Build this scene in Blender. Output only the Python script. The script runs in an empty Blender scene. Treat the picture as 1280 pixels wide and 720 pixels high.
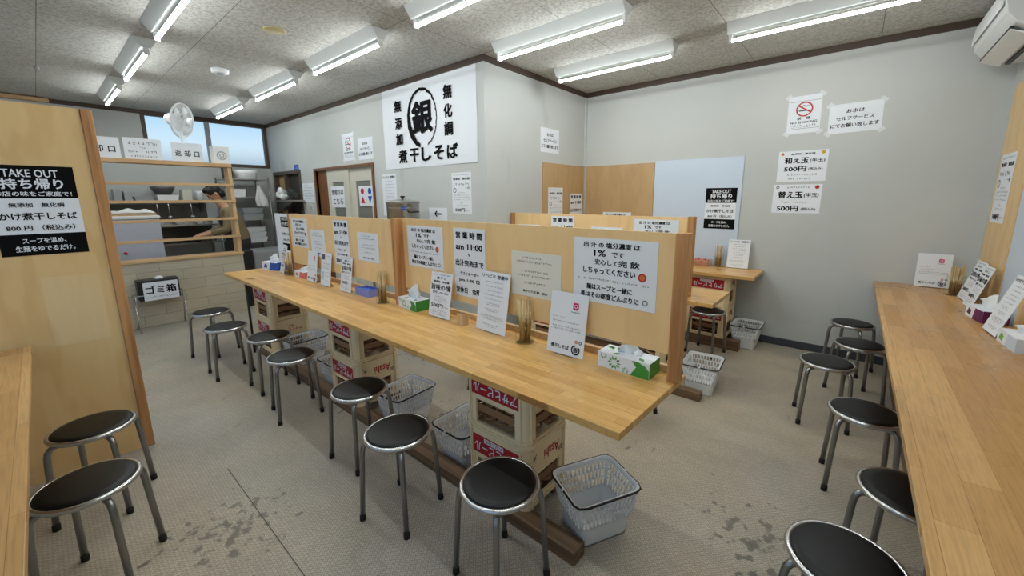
import bpy, bmesh, math, random
from mathutils import Matrix, Vector
R = math.radians
random.seed(7)
sc = bpy.context.scene
C = sc.collection

# ------------------------------------------------------------------ camera, sky, exposure
cam_d = bpy.data.cameras.new('camera'); cam = bpy.data.objects.new('camera', cam_d); C.objects.link(cam)
yaw, pitch, roll = R(-39.656), R(-10.583), R(-0.205)
fw = Vector((math.sin(yaw)*math.cos(pitch), math.cos(yaw)*math.cos(pitch), math.sin(pitch)))
rt = fw.cross(Vector((0, 0, 1))).normalized(); up = rt.cross(fw)
rt, up = rt*math.cos(roll)+up*math.sin(roll), up*math.cos(roll)-rt*math.sin(roll)
cam.matrix_world = Matrix(((rt.x, up.x, -fw.x, 0), (rt.y, up.y, -fw.y, 0), (rt.z, up.z, -fw.z, 1.52), (0, 0, 0, 1)))
cam_d.sensor_fit = 'HORIZONTAL'; cam_d.sensor_width = 36; cam_d.lens = 36*496.1/1280
cam_d.shift_x = -(653.5-640)/1280; cam_d.shift_y = (340.1-360)/1280
cam_d.clip_start = 0.02; cam_d.clip_end = 200
sc.camera = cam
sc.view_settings.view_transform = 'Standard'; sc.view_settings.look = 'None'
sc.view_settings.gamma = 1; sc.view_settings.use_curve_mapping = False
sc.view_settings.exposure = 1.55
TUBE = 21.0            # brightness of the fluorescent tubes
SKY = 0.36
w = bpy.data.worlds.new('sky'); sc.world = w; w.use_nodes = True
wn, wl = w.node_tree.nodes, w.node_tree.links
bg = wn['Background']; tc = wn.new('ShaderNodeTexCoord'); sx = wn.new('ShaderNodeSeparateXYZ')
cr = wn.new('ShaderNodeValToRGB'); wl.new(tc.outputs['Generated'], sx.inputs[0]); wl.new(sx.outputs['Z'], cr.inputs[0])
e = cr.color_ramp.elements; e[0].position = 0.0; e[0].color = (.30, .36, .42, 1); e[1].position = .6; e[1].color = (.30, .52, .85, 1)
for p, c in ((.07, (.46, .56, .64, 1)), (.095, (.80, .92, 1.0, 1)), (.15, (.50, .74, .96, 1))):
    k = e.new(p); k.color = c
wl.new(cr.outputs[0], bg.inputs[0]); bg.inputs[1].default_value = SKY

# ------------------------------------------------------------------ materials
def lin(c):
    return tuple(((x/255)/12.92 if x/255 <= .04045 else ((x/255+.055)/1.055)**2.4) for x in c)+(1,)
def newmat(name):
    m = bpy.data.materials.new(name); m.use_nodes = True
    return m, m.node_tree.nodes, m.node_tree.links, m.node_tree.nodes['Principled BSDF']
def mat(name, col, rough=.5, metal=0., var=.06, scale=9., bump=0., spec=None, coat=0., stretch=(1, 1, 1)):
    m, n, l, b = newmat(name)
    t = n.new('ShaderNodeTexCoord'); mp = n.new('ShaderNodeMapping'); mp.inputs['Scale'].default_value = stretch
    nz = n.new('ShaderNodeTexNoise'); nz.inputs['Scale'].default_value = scale; nz.inputs['Detail'].default_value = 4
    l.new(t.outputs['Object'], mp.inputs[0]); l.new(mp.outputs[0], nz.inputs['Vector'])
    mx = n.new('ShaderNodeMix'); mx.data_type = 'RGBA'; c = lin(col)
    mx.inputs['A'].default_value = tuple(x*(1-var) for x in c[:3])+(1,); mx.inputs['B'].default_value = tuple(min(1, x*(1+var)) for x in c[:3])+(1,)
    l.new(nz.outputs['Fac'], mx.inputs['Factor']); l.new(mx.outputs['Result'], b.inputs['Base Color'])
    b.inputs['Roughness'].default_value = rough; b.inputs['Metallic'].default_value = metal
    if spec is not None: b.inputs['Specular IOR Level'].default_value = spec
    if coat: b.inputs['Coat Weight'].default_value = coat; b.inputs['Coat Roughness'].default_value = .15
    if bump:
        bp = n.new('ShaderNodeBump'); bp.inputs['Strength'].default_value = bump; bp.inputs['Distance'].default_value = .01
        l.new(nz.outputs['Fac'], bp.inputs['Height']); l.new(bp.outputs[0], b.inputs['Normal'])
    return m
def mixc(n, l, a, b, fac=None, mode='MIX', f=.5):
    x = n.new('ShaderNodeMix'); x.data_type = 'RGBA'; x.blend_type = mode; x.inputs['Factor'].default_value = f
    for s, v in (('A', a), ('B', b)):
        if isinstance(v, tuple): x.inputs[s].default_value = v
        else: l.new(v, x.inputs[s])
    if fac is not None: l.new(fac, x.inputs['Factor'])
    return x.outputs['Result']
def ramp(n, l, src, stops):
    r = n.new('ShaderNodeValToRGB'); l.new(src, r.inputs[0]); e = r.color_ramp.elements
    e[0].position, e[0].color = stops[0]; e[1].position, e[1].color = stops[-1]
    for p, c in stops[1:-1]: k = e.new(p); k.color = c
    return r.outputs[0]
def noise(n, l, vec, scale, detail=4, stretch=None, rot=(0, 0, 0)):
    if stretch:
        mp = n.new('ShaderNodeMapping'); mp.inputs['Scale'].default_value = stretch; mp.inputs['Rotation'].default_value = rot
        l.new(vec, mp.inputs[0]); vec = mp.outputs[0]
    z = n.new('ShaderNodeTexNoise'); z.inputs['Scale'].default_value = scale; z.inputs['Detail'].default_value = detail
    l.new(vec, z.inputs['Vector']); return z.outputs['Fac']
G = lambda v: (v, v, v, 1)
def laminated(name, c1, c2, c3, bw, rh, along='X', rough=.32):
    """butcher-block top of glued staves"""
    m, n, l, b = newmat(name); t = n.new('ShaderNodeTexCoord')
    mp = n.new('ShaderNodeMapping'); mp.inputs['Rotation'].default_value = (0, 0, 0 if along == 'X' else R(90)); l.new(t.outputs['Object'], mp.inputs[0])
    v = mp.outputs[0]
    br = n.new('ShaderNodeTexBrick'); br.offset = .37; br.inputs['Scale'].default_value = 1
    br.inputs['Brick Width'].default_value = bw; br.inputs['Row Height'].default_value = rh; br.inputs['Mortar Size'].default_value = .0007
    br.inputs['Mortar Smooth'].default_value = .2; br.inputs['Bias'].default_value = 0
    br.inputs['Color1'].default_value = lin(c1); br.inputs['Color2'].default_value = lin(c2); br.inputs['Mortar'].default_value = lin(c3)
    l.new(v, br.inputs['Vector'])
    g = noise(n, l, v, 6, 6, (1.2, 26, 26)); g2 = noise(n, l, v, 2.2, 3)
    c = mixc(n, l, br.outputs['Color'], ramp(n, l, g, [(.3, G(.72)), (.55, G(1.0)), (.8, G(1.08))]), None, 'MULTIPLY', .75)
    c = mixc(n, l, c, ramp(n, l, g2, [(.3, G(.86)), (.7, G(1.06))]), None, 'MULTIPLY', .8)
    l.new(c, b.inputs['Base Color']); b.inputs['Roughness'].default_value = rough
    l.new(ramp(n, l, g2, [(.3, G(rough-.08)), (.7, G(rough+.12))]), b.inputs['Roughness'])
    return m
def wood(name, c1, c2, axis='Z', rough=.5, k=1.):
    m, n, l, b = newmat(name); t = n.new('ShaderNodeTexCoord'); v = t.outputs['Object']
    s = {'X': (.8, 18, 18), 'Y': (18, .8, 18), 'Z': (18, 18, .8)}[axis]
    g = noise(n, l, v, 2.2*k, 5, s); g2 = noise(n, l, v, 1.1, 3)
    c = ramp(n, l, g, [(.3, lin(c2)), (.6, lin(c1))])
    c = mixc(n, l, c, ramp(n, l, g2, [(.3, G(.88)), (.7, G(1.06))]), None, 'MULTIPLY', .8)
    l.new(c, b.inputs['Base Color']); b.inputs['Roughness'].default_value = rough
    return m
def plywood(name, c1, c2, rough=.5, stretch=(2.5, 2.5, .7)):
    m, n, l, b = newmat(name); t = n.new('ShaderNodeTexCoord'); v = t.outputs['Object']
    g = noise(n, l, v, 1.3, 3, stretch)
    wv = n.new('ShaderNodeMath'); wv.operation = 'MULTIPLY'; l.new(g, wv.inputs[0]); wv.inputs[1].default_value = 34
    sn = n.new('ShaderNodeMath'); sn.operation = 'SINE'; l.new(wv.outputs[0], sn.inputs[0])
    f = noise(n, l, v, 40, 4, (1, 1, .12))
    c = mixc(n, l, lin(c1), lin(c2), ramp(n, l, sn.outputs[0], [(.0, G(.25)), (.9, G(.62))]))
    c = mixc(n, l, c, ramp(n, l, f, [(.3, G(.975)), (.7, G(1.015))]), None, 'MULTIPLY', .8)
    c = mixc(n, l, c, ramp(n, l, noise(n, l, v, .9, 2), [(.3, G(.9)), (.7, G(1.07))]), None, 'MULTIPLY', .8)
    l.new(c, b.inputs['Base Color']); b.inputs['Roughness'].default_value = rough
    return m
def wallmat(name, c, c2):
    m, n, l, b = newmat(name); t = n.new('ShaderNodeTexCoord'); v = t.outputs['Object']
    a = noise(n, l, v, .8, 5); d = noise(n, l, v, 2.3, 6, (1, 1, .5))
    col = mixc(n, l, lin(c), lin(c2), ramp(n, l, a, [(.35, G(0)), (.7, G(1))]))
    col = mixc(n, l, col, lin((120, 112, 100)), ramp(n, l, d, [(.66, G(0)), (.82, G(.35))]))
    l.new(col, b.inputs['Base Color']); b.inputs['Roughness'].default_value = .6
    bp = n.new('ShaderNodeBump'); bp.inputs['Strength'].default_value = .12; bp.inputs['Distance'].default_value = .004
    l.new(noise(n, l, v, 180, 3), bp.inputs['Height']); l.new(bp.outputs[0], b.inputs['Normal'])
    return m
STAINS = [(-.02, 1.63, .32, .63), (-.15, 1.85, .5, .68), (-2.08, .38, .34, .64), (-3.15, 2.30, .35, .62)]
def floormat():
    m, n, l, b = newmat('vinyl_floor'); t = n.new('ShaderNodeTexCoord'); v = t.outputs['Object']
    big = noise(n, l, v, .75, 5); mid = noise(n, l, v, 3.1, 6)
    col = mixc(n, l, lin((206, 190, 166)), lin((184, 176, 165)), ramp(n, l, big, [(.35, G(0)), (.65, G(1))]))
    # embossed basket-weave: two crossed short-bar patterns
    def bars(rz, off):
        mp = n.new('ShaderNodeMapping'); mp.inputs['Rotation'].default_value = (0, 0, rz); mp.inputs['Location'].default_value = (off, off, 0); l.new(v, mp.inputs[0])
        br = n.new('ShaderNodeTexBrick'); br.inputs['Scale'].default_value = 1; br.inputs['Brick Width'].default_value = .020; br.inputs['Row Height'].default_value = .010
        br.inputs['Mortar Size'].default_value = .0022; br.inputs['Mortar Smooth'].default_value = .5
        br.inputs['Color1'].default_value = G(1); br.inputs['Color2'].default_value = G(.82); br.inputs['Mortar'].default_value = G(.5); l.new(mp.outputs[0], br.inputs['Vector']); return br.outputs['Color']
    ck = n.new('ShaderNodeTexChecker'); ck.inputs['Scale'].default_value = 1/.020; l.new(v, ck.inputs['Vector'])
    wv = mixc(n, l, bars(R(45), 0), bars(R(-45), .011), ck.outputs['Fac'])
    col = mixc(n, l, col, ramp(n, l, wv, [(.45, G(.52)), (1, G(1.08))]), None, 'MULTIPLY', .85)
    col = mixc(n, l, col, ramp(n, l, mid, [(.3, G(.84)), (.7, G(1.08))]), None, 'MULTIPLY', .7)
    # scuffed dark marks clustered in patches
    sp = noise(n, l, v, 26, 6, (1, .55, 1), (0, 0, .6)); pa = noise(n, l, v, 1.15, 2)
    mu = n.new('ShaderNodeMath'); mu.operation = 'MULTIPLY'
    l.new(ramp(n, l, sp, [(.60, G(0)), (.68, G(.8))]), mu.inputs[0]); l.new(ramp(n, l, pa, [(.56, G(0)), (.68, G(1))]), mu.inputs[1])
    col = mixc(n, l, col, lin((78, 72, 66)), mu.outputs[0])
    fine = noise(n, l, v, 19, 7)
    for (px, py, rad, thr) in STAINS:     # worn spots where the pattern has gone dark
        ds = n.new('ShaderNodeVectorMath'); ds.operation = 'DISTANCE'; l.new(v, ds.inputs[0]); ds.inputs[1].default_value = (px, py, 0)
        md = n.new('ShaderNodeMath'); md.operation = 'MULTIPLY_ADD'; l.new(ds.outputs['Value'], md.inputs[0]); md.inputs[1].default_value = -.22/rad; md.inputs[2].default_value = .22
        ad = n.new('ShaderNodeMath'); ad.operation = 'ADD'; l.new(md.outputs[0], ad.inputs[0]); l.new(fine, ad.inputs[1])
        col = mixc(n, l, col, lin((116, 110, 102)), ramp(n, l, ad.outputs[0], [(thr+.02, G(0)), (thr+.09, G(.8))]))
    # sheet joints
    s = n.new('ShaderNodeSeparateXYZ'); l.new(v, s.inputs[0])
    def line(sock, off, per):
        a = n.new('ShaderNodeMath'); a.operation = 'SUBTRACT'; l.new(sock, a.inputs[0]); a.inputs[1].default_value = off
        p = n.new('ShaderNodeMath'); p.operation = 'PINGPONG'; l.new(a.outputs[0], p.inputs[0]); p.inputs[1].default_value = per/2
        q = n.new('ShaderNodeMath'); q.operation = 'LESS_THAN'; l.new(p.outputs[0], q.inputs[0]); q.inputs[1].default_value = .0022; return q.outputs[0]
    gx = n.new('ShaderNodeMath'); gx.operation = 'GREATER_THAN'; l.new(s.outputs['X'], gx.inputs[0]); gx.inputs[1].default_value = -2.6
    ml = n.new('ShaderNodeMath'); ml.operation = 'MULTIPLY'; l.new(gx.outputs[0], ml.inputs[0]); l.new(line(s.outputs['Y'], .482, 20), ml.inputs[1])
    col = mixc(n, l, col, lin((84, 79, 72)), ml.outputs[0])
    l.new(col, b.inputs['Base Color']); b.inputs['Roughness'].default_value = .55; b.inputs['Specular IOR Level'].default_value = .35
    bp = n.new('ShaderNodeBump'); bp.inputs['Strength'].default_value = .35; bp.inputs['Distance'].default_value = .002
    l.new(wv, bp.inputs['Height']); l.new(bp.outputs[0], b.inputs['Normal'])
    return m
def ceilmat():
    m, n, l, b = newmat('rockwool_ceiling'); t = n.new('ShaderNodeTexCoord'); v = t.outputs['Object']
    a = noise(n, l, v, 48, 5); c2 = noise(n, l, v, 95, 3); big = noise(n, l, v, .5, 3)
    col = mixc(n, l, lin((205, 204, 200)), lin((176, 174, 168)), ramp(n, l, a, [(.42, G(0)), (.62, G(1))]))
    col = mixc(n, l, col, lin((92, 90, 86)), ramp(n, l, c2, [(.62, G(0)), (.70, G(.9))]))
    col = mixc(n, l, col, ramp(n, l, big, [(.3, G(.9)), (.7, G(1.05))]), None, 'MULTIPLY', .8)
    mp = n.new('ShaderNodeMapping'); mp.inputs['Location'].default_value = (2.8, -.195, 0); l.new(v, mp.inputs[0])
    br = n.new('ShaderNodeTexBrick'); br.offset = 0; br.inputs['Scale'].default_value = 1; br.inputs['Brick Width'].default_value = .935; br.inputs['Row Height'].default_value = .885
    br.inputs['Mortar Size'].default_value = .0028; br.inputs['Mortar Smooth'].default_value = .1; l.new(mp.outputs[0], br.inputs['Vector'])
    col = mixc(n, l, col, lin((120, 118, 114)), br.outputs['Fac'])
    l.new(col, b.inputs['Base Color']); b.inputs['Roughness'].default_value = .85
    bp = n.new('ShaderNodeBump'); bp.inputs['Strength'].default_value = .5; bp.inputs['Distance'].default_value = .004
    l.new(a, bp.inputs['Height']); l.new(bp.outputs[0], b.inputs['Normal'])
    return m
def sidingmat():
    m, n, l, b = newmat('wood_look_siding'); t = n.new('ShaderNodeTexCoord')
    mp = n.new('ShaderNodeMapping'); mp.inputs['Rotation'].default_value = (R(90), 0, R(90)); mp.vector_type = 'TEXTURE'; l.new(t.outputs['Object'], mp.inputs[0])
    v = mp.outputs[0]
    br = n.new('ShaderNodeTexBrick'); br.offset = .5; br.inputs['Scale'].default_value = 1; br.inputs['Brick Width'].default_value = .42; br.inputs['Row Height'].default_value = .132
    br.inputs['Mortar Size'].default_value = .003; br.inputs['Color1'].default_value = lin((206, 194, 172)); br.inputs['Color2'].default_value = lin((190, 178, 156)); br.inputs['Mortar'].default_value = lin((160, 150, 132))
    l.new(v, br.inputs['Vector'])
    c = mixc(n, l, br.outputs['Color'], ramp(n, l, noise(n, l, v, 5, 4, (1, 14, 1)), [(.3, G(.88)), (.7, G(1.05))]), None, 'MULTIPLY', .8)
    l.new(c, b.inputs['Base Color']); b.inputs['Roughness'].default_value = .55
    return m
def glassmat(name, col, rough=0.02, ior=1.45, alpha=None):
    m, n, l, b = newmat(name); b.inputs['Base Color'].default_value = lin(col); b.inputs['Roughness'].default_value = rough
    b.inputs['Transmission Weight'].default_value = 1; b.inputs['IOR'].default_value = ior
    if rough > .1:
        t = n.new('ShaderNodeTexCoord'); bp = n.new('ShaderNodeBump'); bp.inputs['Strength'].default_value = .35; bp.inputs['Distance'].default_value = .004
        l.new(noise(n, l, t.outputs['Object'], 60, 4), bp.inputs['Height']); l.new(bp.outputs[0], b.inputs['Normal'])
    return m
def clearmat(name, tint, gloss=.04):
    m, n, l, b = newmat(name); n.remove(b); out = n['Material Output']
    tr = n.new('ShaderNodeBsdfTransparent'); tr.inputs[0].default_value = lin(tint); gl = n.new('ShaderNodeBsdfGlossy'); gl.inputs['Roughness'].default_value = .04
    fr = n.new('ShaderNodeLayerWeight'); fr.inputs[0].default_value = .5; nz = n.new('ShaderNodeTexNoise'); nz.inputs['Scale'].default_value = 6
    pw = n.new('ShaderNodeMath'); pw.operation = 'POWER'; l.new(fr.outputs['Facing'], pw.inputs[0]); pw.inputs[1].default_value = 5
    sc_ = n.new('ShaderNodeMath'); sc_.operation = 'MULTIPLY'; l.new(pw.outputs[0], sc_.inputs[0]); sc_.inputs[1].default_value = .35
    ad = n.new('ShaderNodeMath'); ad.operation = 'MULTIPLY_ADD'; l.new(nz.outputs['Fac'], ad.inputs[0]); ad.inputs[1].default_value = gloss; l.new(sc_.outputs[0], ad.inputs[2])
    mx = n.new('ShaderNodeMixShader'); l.new(ad.outputs[0], mx.inputs[0]); l.new(tr.outputs[0], mx.inputs[1]); l.new(gl.outputs[0], mx.inputs[2]); l.new(mx.outputs[0], out.inputs[0])
    return m
def tubemat():
    m, n, l, b = newmat('lit_tube'); b.inputs['Base Color'].default_value = (1, 1, 1, 1)
    b.inputs['Emission Color'].default_value = (.93, 1.0, .985, 1); b.inputs['Emission Strength'].default_value = TUBE
    return m
M = dict(
 wall=wallmat('cream_wall', (205, 207, 205), (193, 197, 196)), floor=floormat(), ceil=ceilmat(), siding=sidingmat(),
 trim=mat('dark_brown_trim', (74, 58, 48), .5), base=mat('grey_vinyl_skirting', (62, 66, 74), .5), frame=mat('bronze_frame', (88, 74, 62), .45),
 top=laminated('laminated_counter', (240, 192, 120), (218, 164, 94), (176, 122, 66), .42, .046),
 side=laminated('wide_stave_counter', (222, 174, 114), (196, 146, 88), (158, 112, 66), .62, .075, 'Y', .3),
 sidex=laminated('wide_stave_counter_left', (222, 174, 114), (196, 146, 88), (158, 112, 66), .62, .075, 'X', .3),
 ply=plywood('pale_plywood', (250, 214, 158), (238, 196, 138)), plyg=plywood('dull_plywood', (204, 170, 124), (190, 154, 108)),
 plyL=plywood('amber_plywood', (238, 204, 148), (222, 180, 120), .38),
 plyP=plywood('lighter_plywood_patch', (240, 210, 160), (228, 190, 136), .42),
 post=wood('pine_post', (206, 152, 98), (166, 112, 66)), postp=wood('pale_pine_post', (222, 188, 144), (206, 168, 122)),
 pinex=wood('pine_batten', (218, 180, 134), (196, 154, 108), 'Y'), plank=wood('old_plank', (128, 100, 74), (88, 68, 50), 'X'),
 planky=wood('old_plank_lengthwise', (128, 100, 74), (88, 68, 50), 'Y'),
 steel=mat('grey_steel_tube', (150, 150, 150), .33, .9, .05, 20), chrome=mat('bright_steel', (205, 205, 205), .22, .95, .03, 20),
 stain=mat('stainless_steel', (176, 174, 170), .3, .9, .06, 6, stretch=(8, 8, 1)), black=mat('black_vinyl', (9, 10, 12), .38, 0, .15, 60, 0, .3), rubber=mat('black_rubber', (14, 14, 14), .7),
 blackp=mat('black_plastic', (26, 26, 28), .45), paper=mat('white_paper', (238, 242, 250), .55, 0, .02, 5), paperw=mat('cream_paper', (234, 232, 222), .6, 0, .03, 5),
 ink=mat('black_ink', (7, 7, 8), .75, spec=.15), grey=mat('grey_ink', (88, 88, 94), .6), red=mat('red_ink', (196, 26, 36), .5), blue=mat('blue_ink', (28, 82, 190), .5),
 lampw=mat('lamp_enamel', (216, 220, 220), .45, 0, .02), white=mat('white_enamel', (232, 234, 234), .35, 0, .02), whitep=mat('white_plastic', (242, 244, 246), .4, 0, .03), tapem=mat('white_tape', (226, 229, 232), .5, 0, .03),
 board=mat('white_board', (206, 220, 238), .4, 0, .02), crate=mat('cream_crate_plastic', (246, 224, 184), .45, 0, .05, 12), cratered=mat('crate_red', (178, 26, 40), .45, 0, .06),
 lattice=mat('brown_lattice', (150, 112, 78), .6, 0, .1), tube=tubemat(), glass=clearmat('clear_glass', (251, 253, 252)), frost=glassmat('frosted_window_glass', (235, 245, 250), .3, 1.08),
 stick=wood('chopstick_wood', (226, 196, 146), (204, 170, 120)), tissue=mat('tissue_paper', (240, 242, 244), .8, 0, .02), green=mat('green_print', (62, 150, 62), .5), dgreen=mat('leaf_green', (110, 184, 92), .5),
 bluep=mat('blue_plastic', (128, 140, 212), .35), bluebox=mat('blue_card', (30, 90, 190), .5), pink=mat('pink_card', (222, 120, 116), .5), purple=mat('purple_card', (96, 24, 84), .5),
 fabric=mat('white_cloth', (224, 224, 222), .85, 0, .04, 12, .3), fridge=mat('pale_blue_grey_steel', (196, 202, 218), .4, .0, .02), greym=mat('grey_panel', (168, 172, 176), .4, 0, .04),
 dark=mat('dark_screen', (58, 52, 48), .7), door=mat('cream_door', (214, 210, 196), .5, 0, .03), pane=mat('grey_pane', (128, 130, 124), .25), wooddk=wood('brown_door_frame', (132, 88, 52), (104, 66, 38)),
 skin=mat('skin', (206, 158, 126), .5, 0, .04), hair=mat('black_hair', (18, 17, 18), .5, 0, .2, 60), jacket=mat('khaki_jacket', (132, 116, 88), .8, 0, .08, 30, .2), apron=mat('dark_apron', (32, 34, 38), .8), trousers=mat('dark_trousers', (38, 40, 48), .8),
 yellowcap=mat('beige_cover_plate', (196, 178, 132), .5), orange=mat('orange_broth', (214, 118, 48), .5, 0, .3, 300), yellow=mat('mustard', (206, 170, 40), .5), magenta=mat('magenta_ink', (206, 40, 110), .5), clearp=clearmat('clear_plastic', (244, 246, 246), .10), mesh=mat('grey_wire', (110, 110, 112), .4, .6))

# ------------------------------------------------------------------ geometry helpers
class MB:
    def __init__(s): s.v = []; s.f = []; s.mi = []; s.sm = []
    def add(s, vs, fs, m=0, smooth=False, mat4=None):
        o = len(s.v); s.v += [tuple(mat4 @ Vector(p)) if mat4 else tuple(p) for p in vs]
        for f in fs: s.f.append([i+o for i in f]); s.mi.append(m); s.sm.append(smooth)
        return s
    def box(s, x0, x1, y0, y1, z0, z1, m=0, mat4=None):
        x0, x1 = min(x0, x1), max(x0, x1); y0, y1 = min(y0, y1), max(y0, y1); z0, z1 = min(z0, z1), max(z0, z1)
        return s.add([(x0, y0, z0), (x1, y0, z0), (x1, y1, z0), (x0, y1, z0), (x0, y0, z1), (x1, y0, z1), (x1, y1, z1), (x0, y1, z1)],
                     [(3, 2, 1, 0), (4, 5, 6, 7), (0, 1, 5, 4), (1, 2, 6, 5), (2, 3, 7, 6), (3, 0, 4, 7)], m, False, mat4)
    def prism(s, poly, a, b, axis='y', m=0, mat4=None, smooth=False):
        """extrude a 2-D polygon along an axis"""
        n = len(poly)
        def P(q, t): return {'y': (q[0], t, q[1]), 'x': (t, q[0], q[1]), 'z': (q[0], q[1], t)}[axis]
        vs = [P(q, a) for q in poly]+[P(q, b) for q in poly]
        fs = [tuple(range(n)), tuple(range(2*n-1, n-1, -1))]
        s.add(vs, fs, m, False, mat4); s.add(vs, [(i, i+n, (i+1) % n+n, (i+1) % n) for i in range(n)], m, smooth, mat4); return s
    def tube(s, pts, r, n=8, m=0, closed=False, mat4=None):
        pts = [Vector(p) for p in pts]; k = len(pts); rr = r if isinstance(r, (list, tuple)) else [r]*k
        vs = []; prev = None
        for i, p in enumerate(pts):
            a = pts[i-1] if (i or closed) else p; b = pts[(i+1) % k] if (i < k-1 or closed) else p
            t = (b-a).normalized()
            if prev is None:
                u = t.cross(Vector((0, 0, 1)));
                if u.length < 1e-3: u = t.cross(Vector((1, 0, 0)))
            else: u = prev-t*prev.dot(t)
            u.normalize(); prev = u; q = t.cross(u)
            vs += [p+(u*math.cos(2*math.pi*j/n)+q*math.sin(2*math.pi*j/n))*rr[i] for j in range(n)]
        fs = [(i*n+j, i*n+(j+1) % n, ((i+1) % k)*n+(j+1) % n, ((i+1) % k)*n+j) for i in range(k if closed else k-1) for j in range(n)]
        s.add(vs, fs, m, True, mat4)
        if not closed: s.add(vs, [tuple(range(n-1, -1, -1)), tuple(range((k-1)*n, k*n))], m, False, mat4)
        return s
    def lathe(s, prof, n=24, m=0, c=(0, 0, 0), mat4=None, smooth=True, sxy=(1, 1)):
        vs = [(c[0]+r*sxy[0]*math.cos(2*math.pi*j/n), c[1]+r*sxy[1]*math.sin(2*math.pi*j/n), c[2]+z) for r, z in prof for j in range(n)]
        fs = [(i*n+j, i*n+(j+1) % n, (i+1)*n+(j+1) % n, (i+1)*n+j) for i in range(len(prof)-1) for j in range(n)]
        s.add(vs, fs, m, smooth, mat4)
        if prof[0][0] > 1e-5: s.add(vs[:n], [tuple(range(n-1, -1, -1))], m, False, mat4)
        if prof[-1][0] > 1e-5: s.add(vs[-n:], [tuple(range(n))], m, False, mat4)
        return s
    def ball(s, c, r, m=0, n=14, k=9, mat4=None):
        rx, ry, rz = r if isinstance(r, tuple) else (r, r, r)
        prof = [(max(1e-6, math.sin(math.pi*i/k)), -math.cos(math.pi*i/k)) for i in range(k+1)]
        vs = [(c[0]+rx*a*math.cos(2*math.pi*j/n), c[1]+ry*a*math.sin(2*math.pi*j/n), c[2]+rz*b) for a, b in prof for j in range(n)]
        fs = [(i*n+j, i*n+(j+1) % n, (i+1)*n+(j+1) % n, (i+1)*n+j) for i in range(k) for j in range(n)]
        return s.add(vs, fs, m, True, mat4)
    def build(s, name, mats, parent=None, bevel=0., mw=None):
        me = bpy.data.meshes.new(name); me.from_pydata(s.v, [], s.f)
        for m in (mats if isinstance(mats, (list, tuple)) else [mats]): me.materials.append(m)
        me.polygons.foreach_set('material_index', s.mi); me.polygons.foreach_set('use_smooth', s.sm); me.update()
        bm = bmesh.new(); bm.from_mesh(me); bmesh.ops.remove_doubles(bm, verts=bm.verts, dist=1e-6); bm.to_mesh(me); bm.free()
        o = bpy.data.objects.new(name, me); C.objects.link(o)
        if parent: o.parent = parent
        if mw is not None: o.matrix_world = mw
        if bevel:
            b = o.modifiers.new('bevel', 'BEVEL'); b.width = bevel; b.segments = 2; b.limit_method = 'ANGLE'; b.angle_limit = R(50)
        return o
def tag(o, label, cat, group=None, kind=None):
    o['label'] = label; o['category'] = cat
    if group: o['group'] = group
    if kind: o['kind'] = kind
    return o
def thing(name, label, cat, loc=(0, 0, 0), rz=0., group=None):
    o = bpy.data.objects.new(name, None); C.objects.link(o); o.location = loc; o.rotation_euler = (0, 0, rz); o.empty_display_size = .1
    return tag(o, label, cat, group)
def struct(o): o['kind'] = 'structure'; return o
def dup(root, loc, rz=0., label=None, group=None):
    r = root.copy(); C.objects.link(r); r.location = loc; r.rotation_euler = (0, 0, rz)
    if label: r['label'] = label
    if group: r['group'] = group
    for ch in list(root.children):
        c = ch.copy(); C.objects.link(c); c.parent = r
        for g in list(ch.children):
            d = g.copy(); C.objects.link(d); d.parent = c
    return r
def wallM(o, right, upv=(0, 0, 1)):
    r = Vector(right).normalized(); u = Vector(upv).normalized(); n = r.cross(u)
    return Matrix(((r.x, u.x, n.x, o[0]), (r.y, u.y, n.y, o[1]), (r.z, u.z, n.z, o[2]), (0, 0, 0, 1)))

_tx = {}
def glyphs(t, bold=.012):
    k = (t, bold)
    if k not in _tx:
        cu = bpy.data.curves.new('t', 'FONT'); cu.body = t; cu.resolution_u = 2; cu.align_x = 'CENTER'; cu.space_line = .95
        o = bpy.data.objects.new('t', cu); C.objects.link(o); bpy.context.view_layer.update()
        me = bpy.data.meshes.new_from_object(o.evaluated_get(bpy.context.evaluated_depsgraph_get()))
        vs = [tuple(v.co) for v in me.vertices]; fs = [tuple(p.vertices) for p in me.polygons]
        bpy.data.objects.remove(o); bpy.data.curves.remove(cu); bpy.data.meshes.remove(me)
        if vs:
            x0 = min(v[0] for v in vs); x1 = max(v[0] for v in vs); y0 = min(v[1] for v in vs); y1 = max(v[1] for v in vs)
            d = bold; base = vs; n0 = len(vs); allv = []; allf = []
            for q, (dx, dy) in enumerate(((0, 0), (d, 0), (-d, 0), (0, d*.7), (0, -d*.7), (d*.7, d*.5), (-d*.7, -d*.5), (d*.7, -d*.5), (-d*.7, d*.5))):
                allv += [((v[0]+dx-x0+d)/max(1e-6, x1-x0+2*d)-.5, (v[1]+dy-y0+d*.7)/max(1e-6, y1-y0+1.4*d)-.5, .00008*q) for v in base]; allf += [tuple(i+q*n0 for i in f) for f in fs]
            vs, fs = allv, allf
        _tx[k] = (vs, fs)
    return _tx[k]
PAL = ['paper', 'ink', 'grey', 'red', 'blue', 'orange', 'magenta', 'green', 'paperw', 'yellow', 'board']
PI_ = {k: i for i, k in enumerate(PAL)}
def put_text(mb, t, cx, cy, w, h, z, m, mat4=None, rot180=False, bold=.012):
    vs, fs = glyphs(t, bold); s = -1 if rot180 else 1
    mb.add([(cx+s*x*w, cy+s*y*h, z+e) for x, y, e in vs], fs, m, False, mat4)
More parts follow.
